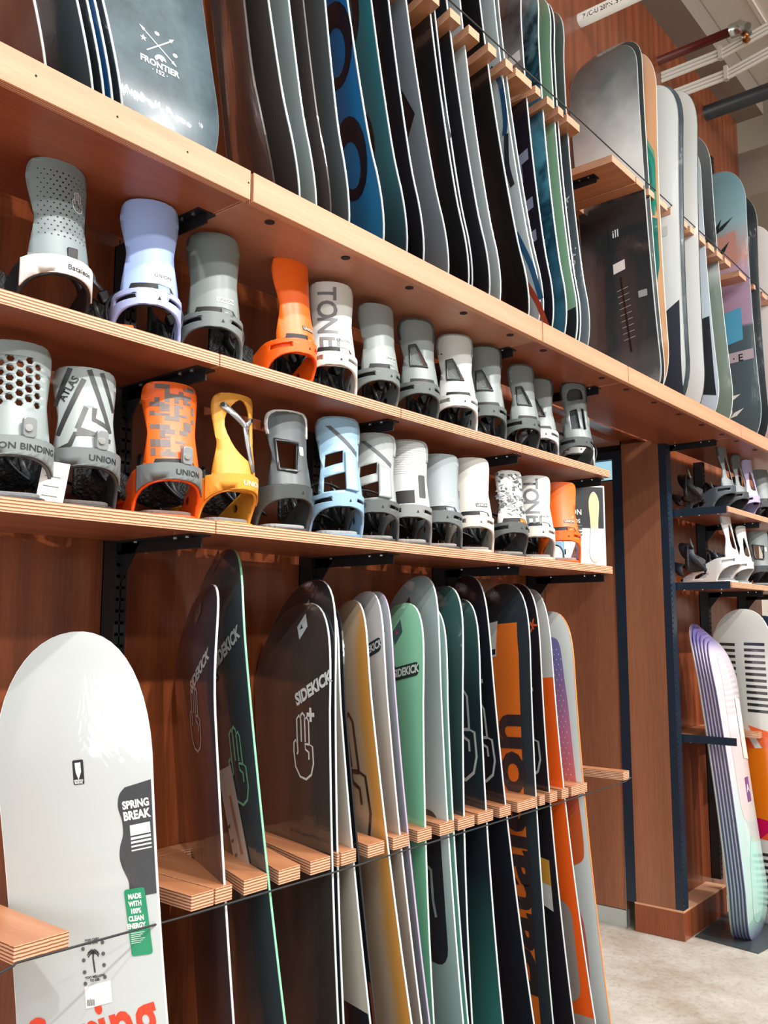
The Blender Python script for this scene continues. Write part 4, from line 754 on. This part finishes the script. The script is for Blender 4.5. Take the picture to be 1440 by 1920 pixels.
        o=MB().cbox((0,0,0),(.020,.034,.026)).build('buckle',M_black,ank,bevel=.003); o.location=bx_; o.rotation_euler=(0,R(-25),0)
        o=MB().tube([(bx_[0]-.004,bx_[1]-.012,bx_[2]+.012),(bx_[0]-.020,bx_[1]-.014,bx_[2]+.026),(bx_[0]-.024,bx_[1]-.012,bx_[2]+.044)],[.004,.005,.002],8).build('lever',plain('#8a9092',.3,.8),ank,smooth=True)
    if open_strap:
        o=MB().cbox((0,0,0),(.012,.05,.012)).build('arm_rest',plain(arms,.4),t,bevel=.003); o.location=(-.066,.03,.048)
    return t
G2='bindings on the upper shelf'; G3='bindings on the lower shelf'; GF='bindings in the far bay'
z2=S2+.0005; z3=S3+.0005
B=binding
B('perforated grey binding with white heel band, far left of the upper shelf',0.878,-.225,z2,22,'#7f8c8e','#17181b','#17181b',style='dots',H=0.205,wb=.058,wm=.050,wt=.060,hoopband=('#e4e6e2','#2a2b2d','Bataleon'),group=G2,open_strap=True,pad='#b9a591')
B('lilac blue binding on the upper shelf',1.080,-.230,z2,8,'#9db4e6','#aab5e4','#7f8cc0',H=0.202,wt=.060,logo=('#dfe4ea','#3b4250'),group=G2,pad='#8c8f93',strap='#1c1c22')
B('dark grey solid-back binding right of the lilac one',1.255,-.225,z2,9,'#77817f','#6a7371','#3a3d3f',H=0.192,wt=.060,wm=.053,logo=('#cfd4d2','#4a4f50'),group=G2)
B('bright orange binding with tall back on the upper shelf',1.505,-.235,z2,36,'#fb6a1c','#fa6314','#f05a10',H=0.212,wm=.046,wt=.054,logo=('#2b2120','#f4c9a8'),group=G2,open_strap=True)
B('white binding lettered TONE on the upper shelf',1.635,-.235,z2,12,'#d9dbd6','#dcdcd6','#d9cbbd',style='tone',H=.190,wm=.051,wt=.058,group=G2,logo=('#dcdeda','#2b2d2f'))
B('mid grey solid-back binding right of the white lettered one',1.825,-.235,z2,30,'#8d9694','#6c7472','#4a4e50',H=.185,wm=.049,wt=.055,logo=('#c9cecb','#45494a'),group=G2)
B('charcoal binding with side window, left of the white window binding',2.002,-.235,z2,24,'#7f8887','#5d6463','#3a3d3f',style='window',H=.190,wm=.048,wt=.055,rim='#3f4446',group=G2)
B('white binding with side window on the upper shelf',2.188,-.235,z2,15,'#d7dbd8','#d9dcd8','#d4d3cd',style='window',H=0.192,wm=.048,wt=.055,rim='#8f9594',group=G2)
B('charcoal binding with side window, right of the white one',2.350,-.235,z2,14,'#7d8685','#5a6160','#3a3d3f',style='window',H=0.196,wm=.049,wt=.056,rim='#34383a',group=G2)
B('slim grey binding with side window, third from the shelf end',2.585,-.235,z2,34,'#7c8584','#565d5c','#34373a',style='window',H=.188,wm=.045,wt=.050,rim='#4a4f50',group=G2)
B('grey binding with speckled pale heel hoop, half hidden near the shelf end',2.755,-.195,z2,10,'#7c8584','#b9bcc0','#8a7f78',style='window',H=.186,wm=.045,wt=.050,rim='#34383a',group=G2)
B('black open-frame binding, last on the upper shelf',2.965,-.235,z2,30,'#6d7675','#474d4d','#2d3032',style='frame',H=0.206,wm=.045,wt=.052,rim='#2b2e30',group=G2)
B('white binding peeking out behind the last open-frame one',3.085,-.165,z2,5,'#cfd2ce','#d8d9d4','#cfcac2',style='solid',H=.12,wm=.045,wt=.050,group=G2)
B('silver binding with hexagon holes at the left end of the lower shelf',.805,-.225,z3,6,'#8c9797','#545a5b','#2e3032',style='hex',H=0.182,wb=.060,wm=.056,wt=.062,hoopband=('#7e8788','#2b2d2f','UNION BINDING CO'),group=G3)
B('silver stencilled binding lettered ATLAS on the lower shelf',.950,-.225,z3,14,'#98a2a3','#3b3e40','#1d1f21',style='atlas',H=0.165,wb=.058,wm=.053,wt=.060,hoopband=('#6d7475','#24272a','UNION'),group=G3,open_strap=True,pad='#5a554f')
B('orange and grey pixel camouflage binding on the lower shelf',1.153,-.225,z3,18,'#f0641c','#f0560f','#f0560f',style='pixel',H=0.178,wb=.058,wm=.052,wt=.060,hoopband=('#6d7475','#24272a','UNION'),group=G3,open_strap=True,pad='#6b5a52')
B('mustard yellow binding with metal brace on the lower shelf',1.325,-.225,z3,36,'#e59f3c','#dd9733','#d8912c',style='brace',H=0.184,wb=.058,wm=.050,wt=.056,lean=.18,hoopband=('#e09a38','#efe3cf','UNION'),group=G3,open_strap=True)
B('black binding with white rim and square window on the lower shelf',1.490,-.235,z3,30,'#4c5356','#3f4445','#2a2c2e',style='cap',H=0.178,wm=.048,wt=.056,rim='#dfe1de',group=G3,open_strap=True,pad='#9a9a9a')
B('pale blue binding with slanted openings on the lower shelf',1.668,-.235,z3,18,'#94b9d2','#8fb4cf','#6d93b4',style='slots',H=.195,wm=.050,wt=.057,rim='#7f95a3',group=G3,pad='#9a9d9f')
B('light grey binding with slanted openings, right of the pale blue one',1.815,-.225,z3,10,'#9fa6a5','#5a5f60','#34373a',style='slots',H=.180,wm=.052,wt=.060,rim='#9a9f9e',group=G3,pad='#8a8784')
B('white ribbed binding with dark lower window on the lower shelf',1.952,-.235,z3,14,'#c6cac8','#8b8f8e','#4a4a48',style='lined',H=.182,wm=.052,wt=.058,rim='#8e9493',group=G3,pad='#9a948e')
B('blue grey solid-back binding between the ribbed and white ones',2.110,-.225,z3,10,'#98a3a7','#6a7072','#3f4345',H=0.168,wb=.058,wm=.057,wt=.060,logo=('#aeb8bb','#e6eaea'),group=G3,pad='#9a8f88')
B('plain white binding on the lower shelf',2.268,-.235,z3,14,'#dcdbd4','#d9d4c9','#cbb9a4',H=0.178,wm=.050,wt=.056,logo=('#33363a','#dcdbd4'),group=G3,pad='#8f8780')
B('black and white camouflage binding on the lower shelf',2.490,-.235,z3,32,'#d3d6d4','#585d5e','#3a3d3f',style='camo',H=0.168,wb=.052,wm=.044,wt=.047,group=G3,pad='#8f8780')
B('white binding lettered TONE on the lower shelf beside the orange one',2.645,-.235,z3,14,'#dcddd8','#d8d4ca','#cbb9a4',style='tone',H=0.172,wm=.050,wt=.056,group=G3,logo=('#dcdeda','#2b2d2f'),pad='#8f8780')
B('sky blue binding mostly hidden behind the orange end binding',2.885,-.130,z3,0,'#8cc0de','#8cc0de','#6d93b4',H=.180,wm=.050,wt=.056,group=G3,straps=False)
B('orange solid-back binding at the right end of the lower shelf',2.825,-.235,z3,12,'#f26a1e','#f26a1e','#d8560f',H=0.172,wm=.048,wt=.055,logo=('#3a2a28','#f4c9a8'),group=G3,pad='#8f7f78')
zf=S3-.006+.0005
B('black binding seen side-on at the left end of the far upper shelf',4.56,-.235,z2,0,'#6a7274','#3f4a52','#2c3a46',style='slim',yaw=-4,H=.195,wm=.040,wt=.046,rim='#3c4144',group=GF,scale=1.12,open_strap=True)
B('second black binding on the far upper shelf',4.76,-.235,z2,0,'#5d6466','#3d4346','#2b3034',style='slim',yaw=-10,H=.185,wm=.040,wt=.046,rim='#3c4144',group=GF,scale=1.05)
B('lilac slim-backed binding on the far upper shelf',4.94,-.235,z2,0,'#b5b0d8','#a9a2cc','#6a5a86',style='slim',yaw=-14,H=.185,wm=.040,wt=.046,group=GF,scale=1.05)
B('grey solid-back binding on the far upper shelf',5.14,-.235,z2,0,'#6a7173','#3d4346','#2b3034',yaw=-40,H=.175,wm=.044,wt=.048,group=GF)
B('pale grey binding at the right edge of the far upper shelf',5.32,-.235,z2,0,'#b9bfbe','#8b9090','#55595a',yaw=-40,H=.165,wm=.044,wt=.048,group=GF)
B('white binding seen side-on at the left end of the far lower shelf',4.56,-.240,zf,0,'#dcdfde','#d9dcdb','#cfd3d3',style='slim',yaw=-4,H=.200,wm=.042,wt=.048,rim='#8fa6b8',group=GF,scale=1.18,open_strap=True,strap='#2c3440')
B('second white binding on the far lower shelf',4.78,-.235,zf,0,'#d5d7d4','#cfd1ce','#c4c2bc',style='slim',yaw=-12,H=.175,wm=.040,wt=.044,group=GF,scale=1.05,strap='#2c3440')
B('charcoal binding at the right edge of the far lower shelf',5.05,-.235,zf,0,'#6d7576','#3d4346','#2b3034',yaw=-45,style='cap',H=.185,wm=.048,wt=.058,group=GF)
B('second charcoal binding at the right edge of the far lower shelf',5.24,-.235,zf,0,'#8a9192','#55595a','#2b3034',yaw=-45,H=.18,wm=.048,wt=.055,group=GF)
# ------------------------------------------------------------------ poster, hang tags
po=thing('poster','small printed card with a pale snowboard at the end of the lower shelf','poster',(3.17,-.115,S3),(0,0,R(-32)))
MB().box((-.125,-.003,.0),(.125,.003,.335)).build('card',plain('#d7d9d6',.4),po)
MB().box((-.118,-.0042,.165),(.118,-.0032,.328)).build('dark_field',plain('#2c2e31',.4),po)
pb_=MB(); pts_=smoothp([(.075,.03),(.098,.06),(.092,.17),(.098,.27),(.075,.31),(.052,.27),(.058,.17),(.052,.06)],4); pb_.add([(x,-.0050,z) for x,z in pts_],[tuple(range(len(pts_)))]); pb_.build('printed_board',gradient('card_board','z',[(0,'#e0745a'),(.2,'#d9d9d4'),(.5,'#b7bcbb'),(.55,'#d8c79a'),(1,'#d8c79a')],0,.32,coat=0),po)
for tx,zz,sz in (('R',.290,.05),('UNION',.225,.030),('BOARDS',.19,.022)):
    v,f=text2d(tx,sz,.02,at=(-.03,zz)); mesh('lettering',[(x,-.0050,y) for x,y in v],f,plain('#dfe1df',.4),po)
for k in range(4): MB().box((-.07,-.0050,.170-k*.012),(.02,-.0046,.176-k*.012)).build('text_line',plain('#55585a',.5),po)
ht=thing('hang_tag','white hang tag beside the hexagon binding','tag',(.872,-.235,S3),(0,R(8),R(-38)))
MB().box((-.024,-.001,0),(.024,.001,.085)).build('card',plain('#dedcd6',.5),ht); MB().box((-.012,-.0016,0),(.0,-.0010,.004)).build('orange_mark',plain('#d8661f',.5),ht)
for k in range(3): MB().box((-.016,-.0016,.020+k*.018),(.012,-.0012,.0215+k*.018)).build('text_line',plain('#6b6b68',.5),ht)
ot=thing('hang_tag','orange hang tag lying on the upper shelf beside the lilac binding','tag',(.965,-.285,S2+.001),(R(-62),0,R(-30)))
MB().box((-.035,-.001,0),(.035,.001,.032)).box((-.035,-.001,.032),(-.028,.001,.05)).build('card',plain('#f0641c',.5),ot)
# ------------------------------------------------------------------ pipes at the ceiling
pv=thing('pvc_pipe','white plastic pipe stub with black printing at the top','pipe',(3.66,.05,4.31)); MB().tube([(0,0,0),(0,-1.6,0)],.032,20).build('tube',plain('#dcd8d0',.35),pv,smooth=True)
v,f=text2d('PVC-U 20PN15 MAX OEPL3  2002/26 21.54',.028,.01,align='LEFT'); mesh('lettering',[(-.0325*math.cos(-.3+y/.032),-.03-x,.0325*math.sin(-.3+y/.032)) for x,y in v],f,plain('#2c2a28',.6),pv)
sp_=thing('sprinkler','red sprinkler pipe with steel elbow and brass head','sprinkler',(4.62,.05,4.60)); MB().tube([(0,0,0),(0,-.42,0)],.024,16).build('tube',plain('#5a1d16',.4),sp_,smooth=True); MB().tube([(0,-.40,0),(0,-.45,.0),(0,-.475,-.02),(0,-.48,-.05)],[.036,.040,.038,.03],16).build('elbow',M_steel,sp_,smooth=True); MB().tube([(0,-.48,-.05),(0,-.48,-.08),(0,-.48,-.085),(0,-.48,-.10)],[.012,.012,.022,.006],12).build('head',plain('#b5713a',.3,.9),sp_,smooth=True)
for k,(x,z,l) in enumerate(((4.66,4.50,'upper bundle of white conduits bending along the ceiling'),(4.74,4.42,'lower bundle of white conduits bending along the ceiling'))):
    t=thing('conduit',l,'pipe',(x,.05,z))
    for j in range(3): MB().tube([(0,0,j*.022),(0,-.35,.0+j*.022),(.0,-.75,.07+j*.022),(0,-1.2,.18+j*.022),(0,-2.2,.42+j*.02)],.010,8).build('tube',plain('#d3cdc3',.5),t,smooth=True)
    for yy,zz in ((-.33,.02),(-.75,.09)): MB().cbox((0,yy,zz+.01),(.03,.02,.08)).build('clip',plain('#c4beb4',.5),t)
bp_=thing('black_pipe','thick black pipe hung under the ceiling on a white rod','pipe',(5.36,.05,4.63)); MB().tube([(0,0,0),(0,-2.6,0)],.046,18).build('tube',plain('#22252a',.4),bp_,smooth=True); MB().tube([(0,-.60,-.055),(0,-.60,.055)],.052,16).build('clamp',M_black,bp_); MB().tube([(0,-.60,.05),(0,-.60,.38)],.009,8).build('rod',M_white,bp_)
